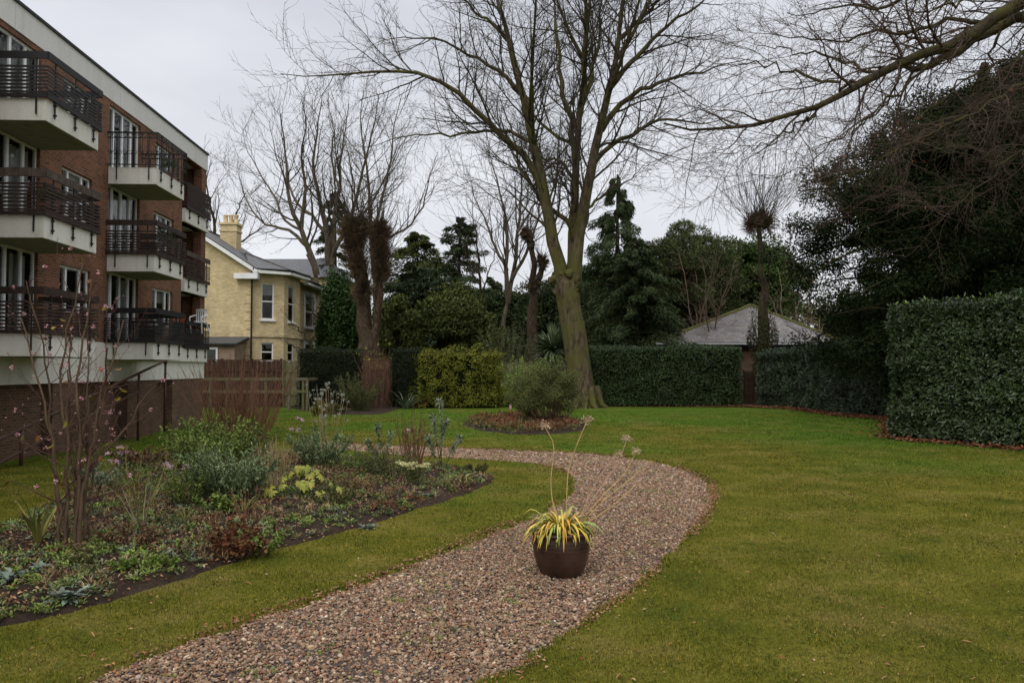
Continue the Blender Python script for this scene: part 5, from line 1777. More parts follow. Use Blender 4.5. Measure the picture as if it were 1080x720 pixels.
# ================================================================== beech limbs reaching in from a tree outside on the right
Yb = 17.0
bt = thing('beech_tree', 'bare mossy limbs of a beech reaching in from the upper right', 'tree', P(1300, 430, Yb) * [1, 1, 0], group=TREES)
gs = [guide(pix, Yb, r0, r1, 22, np.array(dep, float), .045) for pix, r0, r1, dep in [
    ([(1300, 470), (1300, 300), (1290, 120), (1260, -20), (1250, -160)], .50, .34, (0, 0)),
    ([(1275, 40), (1200, -5), (1110, -12), (1060, 12), (1015, 38), (975, 60), (940, 73), (905, 90), (870, 108), (820, 124), (770, 134), (732, 138), (700, 130)], .23, .04, (0, -1, -1.2, -.8)),
    ([(1278, 60), (1200, 20), (1120, 12), (1070, 22), (1025, 44), (985, 66), (950, 72), (928, 72)], .22, .11, (0, .3, .2, -.5)),
    ([(1110, -12), (1060, -30), (1000, -22), (950, -2), (915, 8), (870, 10), (830, 14)], .09, .018, (-.2, .8, 1.6)),
    ([(1040, 24), (1000, 22), (960, 34), (925, 32), (890, 42), (850, 40), (810, 38), (775, 32)], .055, .010, (-.2, .8, 1.2)),
    ([(985, 62), (950, 95), (920, 120), (880, 150), (850, 172), (820, 186), (790, 192)], .035, .008, (-.4, -1.6, -2.2)),
    ([(905, 90), (875, 86), (840, 78), (800, 68), (765, 70), (735, 62)], .045, .008, (-.6, .4, .8)),
    ([(870, 108), (845, 128), (818, 150), (790, 158), (765, 156)], .030, .007, (-.6, -1.4, -2)),
    ([(1200, 20), (1120, 70), (1060, 100), (1010, 128), (960, 150), (910, 172), (870, 196)], .06, .010, (0, -1.8, -2.6)),
    ([(1200, 60), (1130, 110), (1080, 160), (1030, 200), (990, 225)], .05, .008, (0, -1.8, -2.6)),
    ([(1060, 22), (1040, 70), (1015, 110), (990, 150), (985, 200)], .035, .006, (0, .8, 1.2)),
    ([(1120, 12), (1100, 70), (1075, 120), (1050, 150), (1040, 190)], .035, .006, (0, 1, 1.5)),
    ([(950, 72), (935, 110), (905, 135), (890, 170), (865, 200)], .030, .006, (0, .6, 1.4)),
    ([(1000, 50), (960, 40), (930, 15), (890, -10)], .045, .010, (0, 1.2, 2.4)),
    ([(930, 76), (890, 66), (850, 55), (815, 52), (770, 48)], .040, .008, (0, 1.4, 2.8)),
    ([(1100, -12), (1040, -10), (1000, 5), (960, 12), (910, 26)], .045, .010, (0, -1.4, -2.8)),
    ([(1150, 5), (1090, 50), (1050, 68), (1010, 90), (975, 120), (955, 160)], .05, .008, (0, -1, -1.8)),
]]
tk = wood_mesh([(gs[0], 14)] + [(g, 9 if g[1][0, 0] > .08 else 6) for g in gs[1:]])
lv = leveltree(gs[1:], [
    dict(dens=3.9, t=(.10, 1), ang=(25, 65), absl=(.8, 3.0), K=9, wander=.22, up=-.02, rr=.5, S=5, fall=.4, minr=.0065),
    dict(dens=4.4, t=(.08, 1), ang=(25, 65), absl=(.4, 1.5), K=7, wander=.24, up=-.02, rr=.6, S=3, fall=.3, minr=.0046),
    dict(dens=4.4, t=(.12, 1), ang=(25, 60), absl=(.15, .7), K=5, wander=.24, up=-.03, rr=.65, S=3, fall=.3, minr=.0036),
])
cr = MB()
for (p, r), S in lv: cr.tubes(p, r, S)
print('beech twigs', len(lv[2][0][0]))
lf = MB(); n = 26; tp_ = lv[2][0][0]; i = R.integers(0, len(tp_), n)
sel = P(962, 145, Yb - 2) + R.normal(0, .35, (14, 3))
pp = np.concatenate([tp_[i, -1], sel]); n = len(pp)
lf.leaves(pp, unit(rvec(n) + [0, 0, -1.2]), rvec(n), .07, .035, six=True)
finish(bt, [('trunk', tk, bark_mat('beech_bark', (.020, .015, .010), (.062, .050, .030), (.065, .060, .020), 3, .7, .52), True), ('crown', cr, flat_mat('beech_twigs', (.062, .040, .028), .9, .3, 3), False), ('dead_leaves', lf, flat_mat('dead_beech_leaf', (.20, .07, .03), .8, .3), False)])

# distant wood closing the view below the sky
M_WOODLAND = leaf_mat('distant_wood_leaf', [(.018, .022, .012), (.038, .040, .022), (.06, .05, .032)], .8, .15)
fw = MB()
xs_ = np.arange(-62, 75, 3.2)
cen = np.stack([xs_ + R.normal(0, 1, len(xs_)), 84 + R.normal(0, 3, len(xs_)), R.uniform(2.5, 4.5, len(xs_))], 1)
cen = np.concatenate([cen, cen + R.normal(0, 1.6, cen.shape), cen * [1, 1, .35]])
clump_crown(fw, cen, np.stack([R.uniform(2.2, 3.4, len(cen)), R.uniform(1.5, 2.5, len(cen)), R.uniform(1.6, 3.2, len(cen))], 1), 520, .42, .24)
tag(fw.build('distant_woodland', M_WOODLAND), kind='stuff')

# ================================================================== hedges
hedge('laurel_hedge', 'big glossy clipped laurel hedge at the right edge of the lawn', [G(939, 462)[:2], G(1085, 474)[:2], (13.1, 16.0), (15.2, 12.6)], 2.2, 3.46, M_LAUREL, 1250, .105, .042, hvar=.13, bulge=.15, top_sprout=22)
p1, p2, p3, p4 = G(801, 428)[:2], G(840, 430)[:2], G(880, 435)[:2], G(946, 441)[:2]
hedge('holly_hedge', 'lower dark hedge between the pollarded tree and the laurel hedge', [p1 + [0, .2], p2, p3, p4, p4 + [2.0, -1.4]], 1.5, 2.75, M_HOLLY, 800, .085, .045, hvar=.10, bulge=.14, hfun=lambda s: 2.62 + .05 * s)
hedge('beech_hedge', 'long straight dark clipped hedge across the far lawn', [G(621, 428.5)[:2], G(700, 429)[:2], (10.0, 37.6), (11.0, 37.7)], 1.4, 2.86, leaf_mat('far_hedge_leaf', [(.016, .036, .011), (.034, .062, .018), (.062, .10, .030)], .45, .9, .35), 560, .09, .05, hvar=.07, bulge=.12)
yl = 35.6
def xx(px, Y): return P(px, 400, Y)[0]
hedge('yew_hedge', 'dark square clipped hedge beside the post and rail fence', [(xx(313, yl), yl), (xx(378, yl), yl)], 1.2, hz(368, yl), M_YEW, 620, .07, .03, hvar=.04, bulge=.08)
hedge('yew_hedge', 'dark narrow hedge between the russet stems and the yellow green hedge', [(xx(411, 36.4), 36.4), (xx(444, 36.4), 36.4)], 1.2, hz(367, 36.4), M_YEW, 620, .07, .03, hvar=.05, bulge=.08)
hedge('privet_hedge', 'yellow green loose privet hedge behind the middle lawn', [(xx(441, 36.3), 36.3), (xx(524, 36.3), 36.3)], 1.6, hz(372, 36.3), M_YEL, 680, .09, .045, hvar=.20, bulge=.30, rag=.14)
# ================================================================== garden plants
BP = 'plants in the long flower bed'
M_STEM_B = flat_mat('woody_stem', (.105, .066, .040), .85, .35, 6, bump=.4)
M_STEM_PALE = flat_mat('dry_stem', (.30, .22, .12), .85, .25, 5)
M_STEM_G = flat_mat('green_stem', (.07, .09, .03), .7, .3, 5)
M_STEM_RED = flat_mat('russet_stem', (.17, .080, .046), .8, .35, 5)
M_STEM_PUR = flat_mat('purple_stem', (.12, .062, .045), .8, .35, 5)


def foot(px, py):
    g = G(px, py); g[2] = float(bed_z(np.array(g[0]), np.array(g[1]))); return g


def stems_from(base, n, H, spread, K=8, lean=(0, 0), wander=.08, r0=.01, r1=.003, base_r=.08, hv=.25, up=.05, droop=0.0):
    base = np.asarray(base, float)
    p = np.zeros((n, K, 3)); a = R.uniform(0, 2 * PI, n); q = np.sqrt(R.uniform(0, 1, n))
    off = np.stack([np.cos(a) * q, np.sin(a) * q, np.zeros(n)], 1)
    p[:, 0] = base + off * base_r
    d = unit(off * spread + [lean[0], lean[1], 1] + rvec(n) * .06)
    L = H * R.uniform(1 - hv, 1 + hv * .3, n)
    for k in range(1, K):
        p[:, k] = p[:, k - 1] + d * (L / (K - 1))[:, None]
        d = unit(d + rvec(n) * wander + np.array([0, 0, up]) - np.array([0, 0, droop]) * k / K)
    return p, np.broadcast_to(np.linspace(r0, r1, K), (n, K)).copy()


# ---- the winter flowering shrub at the left
b = foot(76, 583)
vs = thing('flowering_shrub', 'tall bare upright shrub with small pink blossoms at the left of the bed', 'shrub', b)
pts, rr = [], []
spec = [(-.14, 0, -.20, 2.55), (-.07, .05, -.05, 2.1), (-.03, -.06, .05, 2.75), (.02, .04, .10, 2.35), (.06, -.04, .06, 2.6), (.09, .03, .30, 2.2), (-.10, -.05, -.42, 2.2), (.10, -.06, .48, 1.9), (0, .08, -.12, 1.7), (.12, .05, .16, 1.6), (-.02, .1, .7, 1.55)]
allp, allr = [], []
for i, (dx, dy, lx, H) in enumerate(spec):
    K = 14
    top = b + np.array([dx + lx, dy + R.normal(0, .18), H])
    p = spline([b + [dx, dy, -.02], b + [dx * 1.3, dy, H * .3], b + [dx * 1.2 + lx * .35 + R.normal(0, .03), dy * 1.5, H * .62], top], K)
    p[1:-1] += R.normal(0, .014, (K - 2, 3)) ; r = np.linspace(.018, .006, K) * R.uniform(.75, 1.15)
    m = MB(); m.tubes(p[None], r[None], 7); m.v = [v - b for v in m.v]; m.build('stem', M_STEM_B, vs, True)
    allp.append(p); allr.append(r)
A, Ar = np.array(allp), np.array(allr)
s1 = side_branches(A, Ar, dens=5.2, t=(.18, 1), ang=(35, 70), absl=(.25, .85), K=7, wander=.16, up=.10, rr=.5, rl=.008, fall=.35, minr=.0035)
s2 = side_branches(*s1, dens=5.0, t=(.15, 1), ang=(35, 70), absl=(.07, .26), K=5, wander=.18, up=.05, rr=.6, minr=.0025, fall=.2)
m = MB(); m.tubes(*s1, 4); m.tubes(*s2, 3)
tips = np.concatenate([s1[0][:, -1], s2[0][:, -1]])
# buds
sel = tips[R.uniform(size=len(tips)) < .9]; m2 = MB()
finish(vs, [('twigs', m, flat_mat('reddish_twigs', (.085, .040, .030), .8, .3, 5), True)])
sel = tips[R.choice(len(tips), 58, replace=False)]
fl_ = MB()
for c in sel:
    n = 14; d = rvec(n); s = R.uniform(.4, .85)
    fl_.leaves(c + d * .008, d, rvec(n), .026 * s, .018 * s)
sel2 = tips[R.choice(len(tips), 160, replace=False)]
for c in sel2:
    n = 4; d = rvec(n); fl_.leaves(c, d, rvec(n), .012, .009)
M_PETAL = leaf_mat('pink_petal', [(.62, .36, .38), (.55, .22, .26), (.72, .52, .52)], .6, 3)
lfm = MB(); sl = tips[R.choice(len(tips), 34, replace=False)]; n = len(sl)
lfm.leaves(sl, unit(rvec(n) + [0, 0, -.7]), rvec(n), R.uniform(.05, .10, n), R.uniform(.03, .05, n), six=True, droop=.15)
M_LASTLEAF = leaf_mat('last_leaves', [(.10, .10, .015), (.22, .17, .02), (.16, .07, .02), (.10, .05, .02)], .6, 3)
finish(vs, [('blossom', fl_, M_PETAL, False), ('leaves', lfm, M_LASTLEAF, False)])

# ---- bare russet stems (dogwood) by the end of the flats
b = G(252, 466)
th = thing('dogwood', 'wide fan of bare russet stems in front of the post and rail fence', 'shrub', b)
p, r = stems_from(b, 190, 1.95, .55, 8, wander=.11, r0=.011, r1=.0035, base_r=.6, hv=.55)
s1 = side_branches(p, r, dens=1.6, t=(.3, 1), ang=(15, 35), absl=(.2, .6), K=4, wander=.1, up=.08, minr=.004)
m = MB(); m.tubes(p, r, 4); m2 = MB(); m2.tubes(*s1, 3)
finish(th, [('stems', m, M_STEM_RED, False), ('twigs', m2, M_STEM_RED, False)])

# ---- russet / purple stems against the left fence
b = G(397, 431)
th = thing('dogwood', 'upright purple red stems massed against the fence left of the narrow yew', 'shrub', b)
p, r = stems_from(b, 90, 2.35, .22, 8, wander=.10, r0=.02, r1=.006, base_r=.42, hv=.5)
s1 = side_branches(p, r, dens=1.4, t=(.3, 1), ang=(12, 30), absl=(.4, 1.0), K=4, wander=.1, up=.08, minr=.008)
m = MB(); m.tubes(p, r, 4); m2 = MB(); m2.tubes(*s1, 3)
tp = s1[0][:, -1]; tp = tp[tp[:, 2] > 1.9]; tp = tp[R.choice(len(tp), min(len(tp), 170), replace=False)]; n = len(tp)
m3 = MB(); m3.leaves(tp + R.normal(0, .12, (n, 3)), rvec(n), rvec(n), .15, .09)
finish(th, [('stems', m, M_STEM_PUR, False), ('twigs', m2, M_STEM_PUR, False), ('leaves', m3, M_YEL, False)])

# ---- leafy shrubs of the bed
M_GRN = leaf_mat('fresh_green', [(.10, .165, .030), (.17, .24, .050), (.26, .30, .08)], .55, 2.0)
M_GREY = leaf_mat('grey_green', [(.10, .135, .08), (.17, .20, .125), (.24, .27, .18)], .7, 2.0)
M_BLUE = leaf_mat('blue_green', [(.095, .14, .062), (.17, .22, .10), (.26, .30, .15)], .6, 2.0)
M_VARI = leaf_mat('variegated', [(.12, .17, .07), (.34, .36, .22), (.20, .24, .10)], .55, 2.0)
M_RED = leaf_mat('reddish_leaf', [(.12, .035, .022), (.20, .07, .035), (.10, .07, .03), (.25, .12, .05)], .6, 2.0)
M_OLIVE = leaf_mat('olive_leaf', [(.055, .065, .020), (.10, .105, .032), (.14, .12, .045)], .6, 2.0)
M_DRYBR = leaf_mat('withered_leaf', [(.17, .10, .055), (.26, .16, .09), (.12, .07, .04), (.14, .13, .05)], .8, 2.0)


M_BUFFL = leaf_mat('buff_leaf', [(.28, .17, .09), (.36, .24, .13), (.18, .12, .06), (.16, .16, .06)], .8, 2.5)


def leafy(name, label, g, rx, H, mat, stem, n, L, W, group, cat_='shrub'):
    """a clump of leafy stems, side shoots and all; nothing keeps its outline even"""
    g = np.asarray(g, float)
    th = thing(name, label, cat_, g, group=group)
    ns = int(np.clip(n / 70, 14, 90))
    p, r = stems_from(g, ns, H * 1.12, min(1.6, rx / H * 1.15), 7, wander=.13, r0=.006 + .004 * H, r1=.0025 + .001 * H, base_r=rx * .45, hv=.5, up=.02)
    s1 = side_branches(p, r, dens=3.2 / max(.3, H), t=(.2, 1), ang=(25, 60), absl=(.15 * H, .45 * H), K=5, wander=.18, up=.06, rr=.6, minr=.002)
    m = MB(); m.tubes(p, r, 4); m.tubes(*s1, 3)
    al, ar = cat([(p, r), s1])
    ln = np.linalg.norm(np.diff(al, axis=1), axis=2).sum(1); pi = R.choice(len(al), n, p=ln / ln.sum())
    o, d, _ = interp(al, ar, pi, R.uniform(.18, .999, n))
    q = MB(); q.leaves(o + rvec(n) * L * .3, unit(rvec(n) * 1.0 + d * .7 + [0, 0, .15]), unit(rvec(n) * .7 + [0, 0, 1]), L * R.uniform(.5, 1.25, n), W * R.uniform(.6, 1.3, n), droop=.15, six=(L > .045 and g[1] < 16))
    finish(th, [('stems', m, stem, False), ('foliage', q, mat, False)])
    return th


def gbush(label, px, py, w, top, mat, n=3000, L=.05, W=.02, group=BP, stem=M_STEM_B, name='shrub', depth=.8, **k):
    """w = half width in photo pixels at the foot, top = row of the top"""
    g = foot(px, py) if py > 470 else G(px, py)
    Y = g[1]; rx = w * Y / FPX; H = P(px, top, Y)[2] - g[2]
    for q in ('n_cl', 'cl', 'cat_'): k.pop(q, None)
    return leafy(name, label, g, rx, H, mat, stem, n, L, W, group)


gbush('bushy fresh green leafy shrub behind the spiky one in the bed', 222, 502, 46, 446, M_GRN, 9000, .060, .024, n_cl=60, cl=.26, cat_='shrub')
gbush('upright grey green spiky shrub in front of the bushy green one', 240, 534, 40, 478, M_BLUE, 6500, .065, .014, n_cl=60, cl=.24, stem=M_STEM_G)
gbush('pale variegated low shrub between pink flowers and the spiky shrub', 212, 516, 16, 486, M_VARI, 1300, .035, .016, n_cl=20)
gbush('grey green mound beyond the yellow palmate shrub', 337, 497, 30, 456, M_BLUE, 4200, .055, .018, n_cl=40, stem=M_STEM_G)
gbush('pale silvery low clump right behind the yellow palmate shrub', 322, 492, 14, 468, M_GREY, 1100, .045, .014, n_cl=18, stem=M_STEM_G)
gbush('withered brown pink border clump at the back left of the bed', 150, 495, 34, 470, M_DRYBR, 2600, .05, .024, n_cl=40, stem=M_STEM_PALE)
gbush('dull red and green heuchera clump near the front edge of the bed', 252, 590, 28, 552, M_RED, 1700, .045, .036, n_cl=26)
gbush('tall loose green herb left of the spiky grey green shrub', 196, 540, 24, 492, M_GRN, 1600, .045, .016, stem=M_STEM_G)
gbush('greenish yellow low herb between the palmate shrub and the bed edge', 352, 540, 26, 515, M_OLIVE, 1300, .04, .018, stem=M_STEM_G)
gbush('grey leaved herb clump beyond the pink blossom shrub', 104, 520, 26, 488, M_GREY, 1500, .05, .018, stem=M_STEM_G)
gbush('rusty withered herb right of the palmate shrub', 378, 522, 26, 498, M_BUFFL, 1300, .045, .015, stem=M_STEM_PALE)
gbush('yellowing low perennial at the far end of the bed tip', 500, 503, 18, 488, M_OLIVE, 900, .045, .018, stem=M_STEM_G)
gbush('dense green mat plant at the front of the bed near the rosettes', 172, 606, 26, 588, M_GRN, 1300, .035, .018, stem=M_STEM_G)
gbush('ragged green plant among litter in front of the russet stems', 262, 486, 26, 458, M_OLIVE, 1700, .05, .018, stem=M_STEM_G)
gbush('green herb clump just right of the reddish heuchera', 275, 587, 18, 560, M_GRN, 1000, .030, .022, n_cl=20)
gbush('feathery light green clump in the middle of the bed', 415, 508, 40, 470, M_OLIVE, 2600, .055, .010, n_cl=40, stem=M_STEM_G, cl=.3)
gbush('thin green clump left of the feathery one', 372, 500, 26, 474, M_GRN, 1400, .045, .014, n_cl=26, stem=M_STEM_G)
gbush('brownish leafy clump under the pink blossom shrub', 140, 585, 34, 556, M_DRYBR, 1200, .04, .022, n_cl=24)
gbush('bright green low tuft beneath the tall grass clump', 128, 612, 16, 592, M_GRN, 900, .035, .014, n_cl=16)
gbush('olive low tuft at the front left of the bed', 88, 605, 20, 588, M_OLIVE, 800, .04, .016, n_cl=16)
gbush('green strawberry like tuft in the middle front of the bed', 226, 548, 22, 522, M_GRN, 1000, .05, .040, n_cl=18)
gbush('small dark rosemary bush right of the yew hedge foot', 380, 434, 19, 400, M_OLIVE, 5200, .11, .02, group='shrubs by the far hedges', stem=M_STEM_G, n_cl=50)
gbush('bluish euphorbia bush in front of the green board fence', 533, 428, 20, 394, M_BLUE, 4200, .14, .035, group='shrubs by the far hedges', stem=M_STEM_G, n_cl=45)
gbush('fresh green shrub just left of the round bed bush', 556, 436, 19, 388, M_GRN, 4600, .12, .04, group='shrubs by the far hedges', n_cl=40)
gbush('grey leaved leafy shrub peeping over the green board fence', 534, 425, 20, 356, leaf_mat('willow_leaf', [(.06, .085, .03), (.10, .13, .055), (.15, .17, .08)], .6, 1), 6000, .17, .05, group='shrubs by the far hedges', n_cl=50)
# low shrubs along the foot of the hedges
for k, (px, py, w, top, mt, lb) in enumerate([(462, 428, 12, 417, M_OLIVE, 'low olive clump at the foot of the yellow green hedge, left end'), (488, 428, 13, 418, M_GREY, 'low silvery clump at the foot of the yellow green hedge'), (510, 427.5, 12, 414, M_BLUE, 'small blue green clump at the right end of the yellow green hedge'),
                                             (445, 430, 10, 419, M_RED, 'small reddish clump between the dark narrow hedge and the lawn'), (355, 436, 16, 424, M_OLIVE, 'low olive mat beside the rosemary bush'), (335, 438, 12, 424, M_YEL, 'yellowish low clump at the left end of the far bed')]):
    gbush(lb, px, py, w, top, mt, 900, .12, .05, group='shrubs by the far hedges', n_cl=14)

# ---- round bed: fine leaved bush over reddish heather
g = G(578, 449)
bb_ = bush('shrub', 'airy round dark green bush standing in the small island bed', (g[0], g[1], 0), (1.28, 1.10, 1.06), leaf_mat('myrtle_leaf', [(.040, .066, .016), (.085, .115, .028), (.15, .165, .05), (.12, .08, .035)], .55, 1.2), M_STEM_B, 26000, .062, .022, n_cl=130, cl=.17, nst=46, shell=.15, loose=.6)
hp = thing('heather', 'low dark red heather carpet in the small island bed', 'heather', (*G(520, 450)[:2], 0))
n = 9000; x0, y0 = SMALLBED.min(0); x1, y1 = SMALLBED.max(0)
x = R.uniform(x0, x1, n); y = R.uniform(y0, y1, n)
k = inside(SMALLBED, x, y) & (edge_dist(SMALLBED, x, y) > .15) & (vnoise(x, y, .8, 40) + .25 * (x < G(545, 450)[0]) > .55); x, y = x[k], y[k]; n = len(x)
z = .05 + R.uniform(0, .20, n) * (.5 + vnoise(x, y, .5, 41))
m = MB(); m.leaves(np.stack([x, y, z], 1), unit(rvec(n) + [0, 0, .8]), rvec(n), .10, .035)
finish(hp, [('foliage', m, M_RED, False)])
hp2 = thing('ground_ivy', 'patchy green and straw low growth around the island bush', 'low plant', (*G(540, 446)[:2], 0))
n = 5000; x = R.uniform(x0, x1, n); y = R.uniform(y0, y1, n)
k = inside(SMALLBED, x, y) & (vnoise(x, y, .6, 45) > .45); x, y = x[k], y[k]; n = len(x)
m = MB(); m.leaves(np.stack([x, y, .05 + R.uniform(0, .14, n)], 1), unit(rvec(n) + [0, 0, .5]), rvec(n), .09, .05)
finish(hp2, [('foliage', m, leaf_mat('mixed_low', [(.05, .08, .02), (.12, .13, .04), (.20, .16, .07)], .6, 1.5), False)])

# ---- spiky cordyline left of the big trunk
c = at0(583, 38.6)
cd_ = thing('cordyline', 'spiky grey green cordyline crown against the fence beside the big trunk', 'palm', c)
n = 380; d = rvec(n); d[:, 2] = d[:, 2] * .9 + .28; d = unit(d); top = c + [0, 0, 2.75]
K = 6; pp = np.zeros((n, K, 3)); pp[:, 0] = top + d * .08; L = R.uniform(.9, 1.35, n)
for k in range(1, K): pp[:, k] = pp[:, k - 1] + d * (L / (K - 1))[:, None]; d = unit(d + [0, 0, -.10])
m = MB(); m.straps(pp, np.array([.04, .06, .07, .06, .04, .008])[None])
m2 = MB(); m2.tubes([c + [0, 0, -.05], c + [.03, 0, 1.2], top], [.13, .10, .11], 9)
finish(cd_, [('trunk', m2, M_BARK_D, True), ('leaves', m, leaf_mat('cordyline_leaf', [(.07, .10, .05), (.12, .16, .08), (.18, .22, .12)], .5, 1.5), False)])


def strap_clump(name, label, base, n, L, w, mat, cat_, rise=1.3, droop=.30, K=8, base_r=.05, group=BP, part='leaf_blades', rl=.35, end=True):
    th = thing(name, label, cat_, base, group=group)
    a = R.uniform(0, 2 * PI, n)
    d = unit(np.stack([np.cos(a), np.sin(a), R.uniform(rise * .5, rise * 1.5, n)], 1))
    p = np.zeros((n, K, 3)); p[:, 0] = base + np.stack([np.cos(a), np.sin(a), np.zeros(n)], 1) * base_r * R.uniform(0, 1, (n, 1))
    Ls = L * R.uniform(1 - rl, 1 + rl * .5, n)
    for k in range(1, K):
        p[:, k] = p[:, k - 1] + d * (Ls / (K - 1))[:, None]; d = unit(d + np.array([0, 0, -droop]) * R.uniform(.5, 1.4, (n, 1)) * (k / K + .3) + rvec(n) * .10)
    m = MB(); m.straps(p, (w * np.interp(np.linspace(0, 1, K), [0, .15, .6, 1], [.6, 1, .9, .08]))[None])
    finish(th, [(part, m, mat, True)])
    return th


M_BLADE_Y = leaf_mat('yellowing_blade', [(.10, .13, .03), (.20, .20, .05), (.30, .24, .08)], .55, 3)
strap_clump('iris_clump', 'tall thin yellow green blades left of the spiky shrub', foot(148, 552), 46, .85, .0065, M_BLADE_Y, 'grass clump', 2.6, .20, base_r=.24)
strap_clump('lily_plant', 'single pale green lily stalk with long leaves at the left edge', foot(40, 584), 9, .55, .035, M_BLADE_Y, 'lily', 3.0, .25, base_r=.02)
strap_clump('phormium', 'grey green spiky clump at the foot of the dark narrow hedge', G(428, 431), 46, 1.1, .035, M_GREY, 'spiky plant', 1.6, .22, base_r=.1, group='shrubs by the far hedges')
strap_clump('ornamental_grass', 'straw coloured grass tuft behind the yellow palmate shrub', foot(290, 505), 150, .55, .006, leaf_mat('straw', [(.26, .18, .08), (.34, .22, .10), (.20, .14, .06)], .8, 3), 'grass clump', 2.0, .18, base_r=.14)
strap_clump('daylily_clump', 'arching light green blades in the middle of the bed', foot(258, 548), 34, .34, .014, M_BLADE_Y, 'grass clump', 1.2, .42, base_r=.05)
strap_clump('daylily_clump', 'pale arching blades at the right tip of the bed', foot(488, 512), 22, .40, .014, leaf_mat('faded_blade', [(.34, .26, .12), (.24, .22, .08), (.40, .32, .16)], .7, 3), 'grass clump', .7, .35, base_r=.08)
strap_clump('grass_tuft', 'wispy green tuft on the bed edge right of the rosettes', foot(196, 560), 26, .22, .008, M_BLADE_Y, 'grass clump', 1.6, .3, base_r=.04)

# ---- nerines: pink heads on stalks
def nerine(label, px, py, hpx, n=3, spread=.1):
    b = foot(px, py); H = P(px, hpx, b[1])[2] - b[2]
    th = thing('nerine', label, 'flower', b, group='pink nerines in the bed')
    p, r = stems_from(b, n, H, .25, 6, wander=.03, r0=.006, r1=.004, base_r=spread, hv=.12)
    m = MB(); m.tubes(p, r, 4); heads_ = []
    for c in p[:, -1]:
        q = MB(); heads_.append(('flower_head', q, M_PINK, False))
        k = 26; d = rvec(k); d[:, 2] = d[:, 2] * .6 + .2
        q.leaves(c, unit(d), rvec(k), .055, .014, droop=-.2)
    finish(th, [('stalk', m, M_STEM_G, True)] + heads_)


M_PINK = leaf_mat('nerine_petal', [(.66, .38, .50), (.74, .54, .62), (.58, .28, .40)], .5, 3)
nerine('pink nerine cluster beside the shrub with pink blossoms', 124, 525, 473, 3)
nerine('two pale pink nerines above the withered clump', 118, 515, 486, 2, .05)
nerine('group of pink nerines just left of the grey green spiky shrub', 184, 535, 490, 5, .13)
nerine('single pink nerine over the bushy green shrub at right', 310, 490, 452, 2, .08)
nerine('pink nerine heads in front of the silvery seedheads', 328, 480, 441, 3, .14)
nerine('small pink nerine left of the cream flowers', 424, 492, 452, 1, .03)

# ---- yellow palmate shrub
b = foot(319, 532)
th = thing('fatsia', 'yellow green palmate leaved shrub glowing in the middle of the bed', 'shrub', b)
m = MB(); st = MB()
for k in range(36):
    a = R.uniform(0, 2 * PI); rr_ = R.uniform(.05, .40); h = .08 + .46 * (1 - rr_ / .42) * R.uniform(.7, 1.1)
    c = b + [math.cos(a) * rr_ * 1.25, math.sin(a) * rr_, h]
    st.tubes([b + [0, 0, 0], b * .4 + c * .6 + [0, 0, .05], c], [.008, .006, .005], 5)
    nrm = unit(np.array([math.cos(a) * .7, math.sin(a) * .7 - .35, .75]))
    out = unit(np.cross(np.cross(nrm, [math.cos(a), math.sin(a), -.3]), nrm))
    side = np.cross(nrm, out)
    for f in np.radians([-115, -75, -38, 0, 38, 75, 115]):
        dd = unit(out * math.cos(f) + side * math.sin(f) - nrm * .18)
        L = R.uniform(.075, .115) * (1 - .22 * abs(f) / 2)
        m.leaves([c], [dd], [nrm], L, L * .42, six=True, droop=.22, fold=.12)
finish(th, [('stems', st, M_STEM_G, True), ('leaves', m, leaf_mat('yellow_palmate', [(.30, .30, .045), (.17, .22, .035), (.42, .36, .07), (.24, .27, .04)], .45, 4, .3, .15), False)])

# ---- cream sedum heads
M_CREAM = leaf_mat('cream_petal', [(.62, .58, .26), (.72, .68, .36), (.48, .48, .18)], .7, 4)
b = foot(437, 517)
th = thing('sedum', 'cream yellow flat flower heads low in the bed near its right tip', 'flower', b)
st = MB(); hds = []; lf = MB()
for k in range(15):
    hd = MB(); hds.append(('flower_head', hd, M_CREAM, False))
    c = b + [R.uniform(-.27, .27), R.uniform(-.15, .15), R.uniform(.22, .31)]
    st.tubes([b + (c - b) * [.5, .5, 0], c], [.006, .005], 5)
    n = 60; q = R.uniform(0, 1, n) ** .5 * .06; a = R.uniform(0, 2 * PI, n)
    hd.leaves(c + np.stack([np.cos(a) * q, np.sin(a) * q, .02 - q * .4 + R.uniform(-.012, .012, n)], 1), unit(rvec(n) * .7 + [0, 0, 1]), rvec(n), .018, .014)
    n = 16; lf.leaves(b + (c - b) * R.uniform(.3, .95, (n, 1)), unit(rvec(n) + [0, 0, .3]), rvec(n), .05, .028)
finish(th, [('stems', st, M_STEM_G, True), ('leaves', lf, M_OLIVE, False)] + hds)

# ---- tall grey euphorbia stems
def tall_euph(label, px, py, tops, mat=M_GREY):
    b = foot(px, py); th = thing('tall_perennial', label, 'perennial', b, group='tall perennials in the bed'); st = MB(); lf = MB()
    for (tx, ty, dd) in tops:
        t_ = P(tx, ty, b[1] + dd); p = spline([b + [R.normal(0, .03), R.normal(0, .03), 0], b * .45 + t_ * .55 + R.normal(0, .02, 3), t_], 8)
        st.tubes(p[None], np.linspace(.010, .005, 8)[None], 5)
        n = 120; k = R.uniform(.25, 1, n) ** .6 * 6.99; i = k.astype(int); q = p[i] + (p[i + 1] - p[i]) * (k - i)[:, None]
        lf.leaves(q, unit(rvec(n) * [1, 1, .5] + [0, 0, -.15]), unit(rvec(n) * .4 + [0, 0, 1]), R.uniform(.06, .11, n), .020, droop=.3)
        n = 36; d = rvec(n); lf.leaves(p[-1] + d * .01, unit(d + [0, 0, .1]), unit(rvec(n) + [0, 0, 1]), .10, .024, droop=.35)
    finish(th, [('stems', st, M_STEM_G, True), ('leaves', lf, mat, False)])


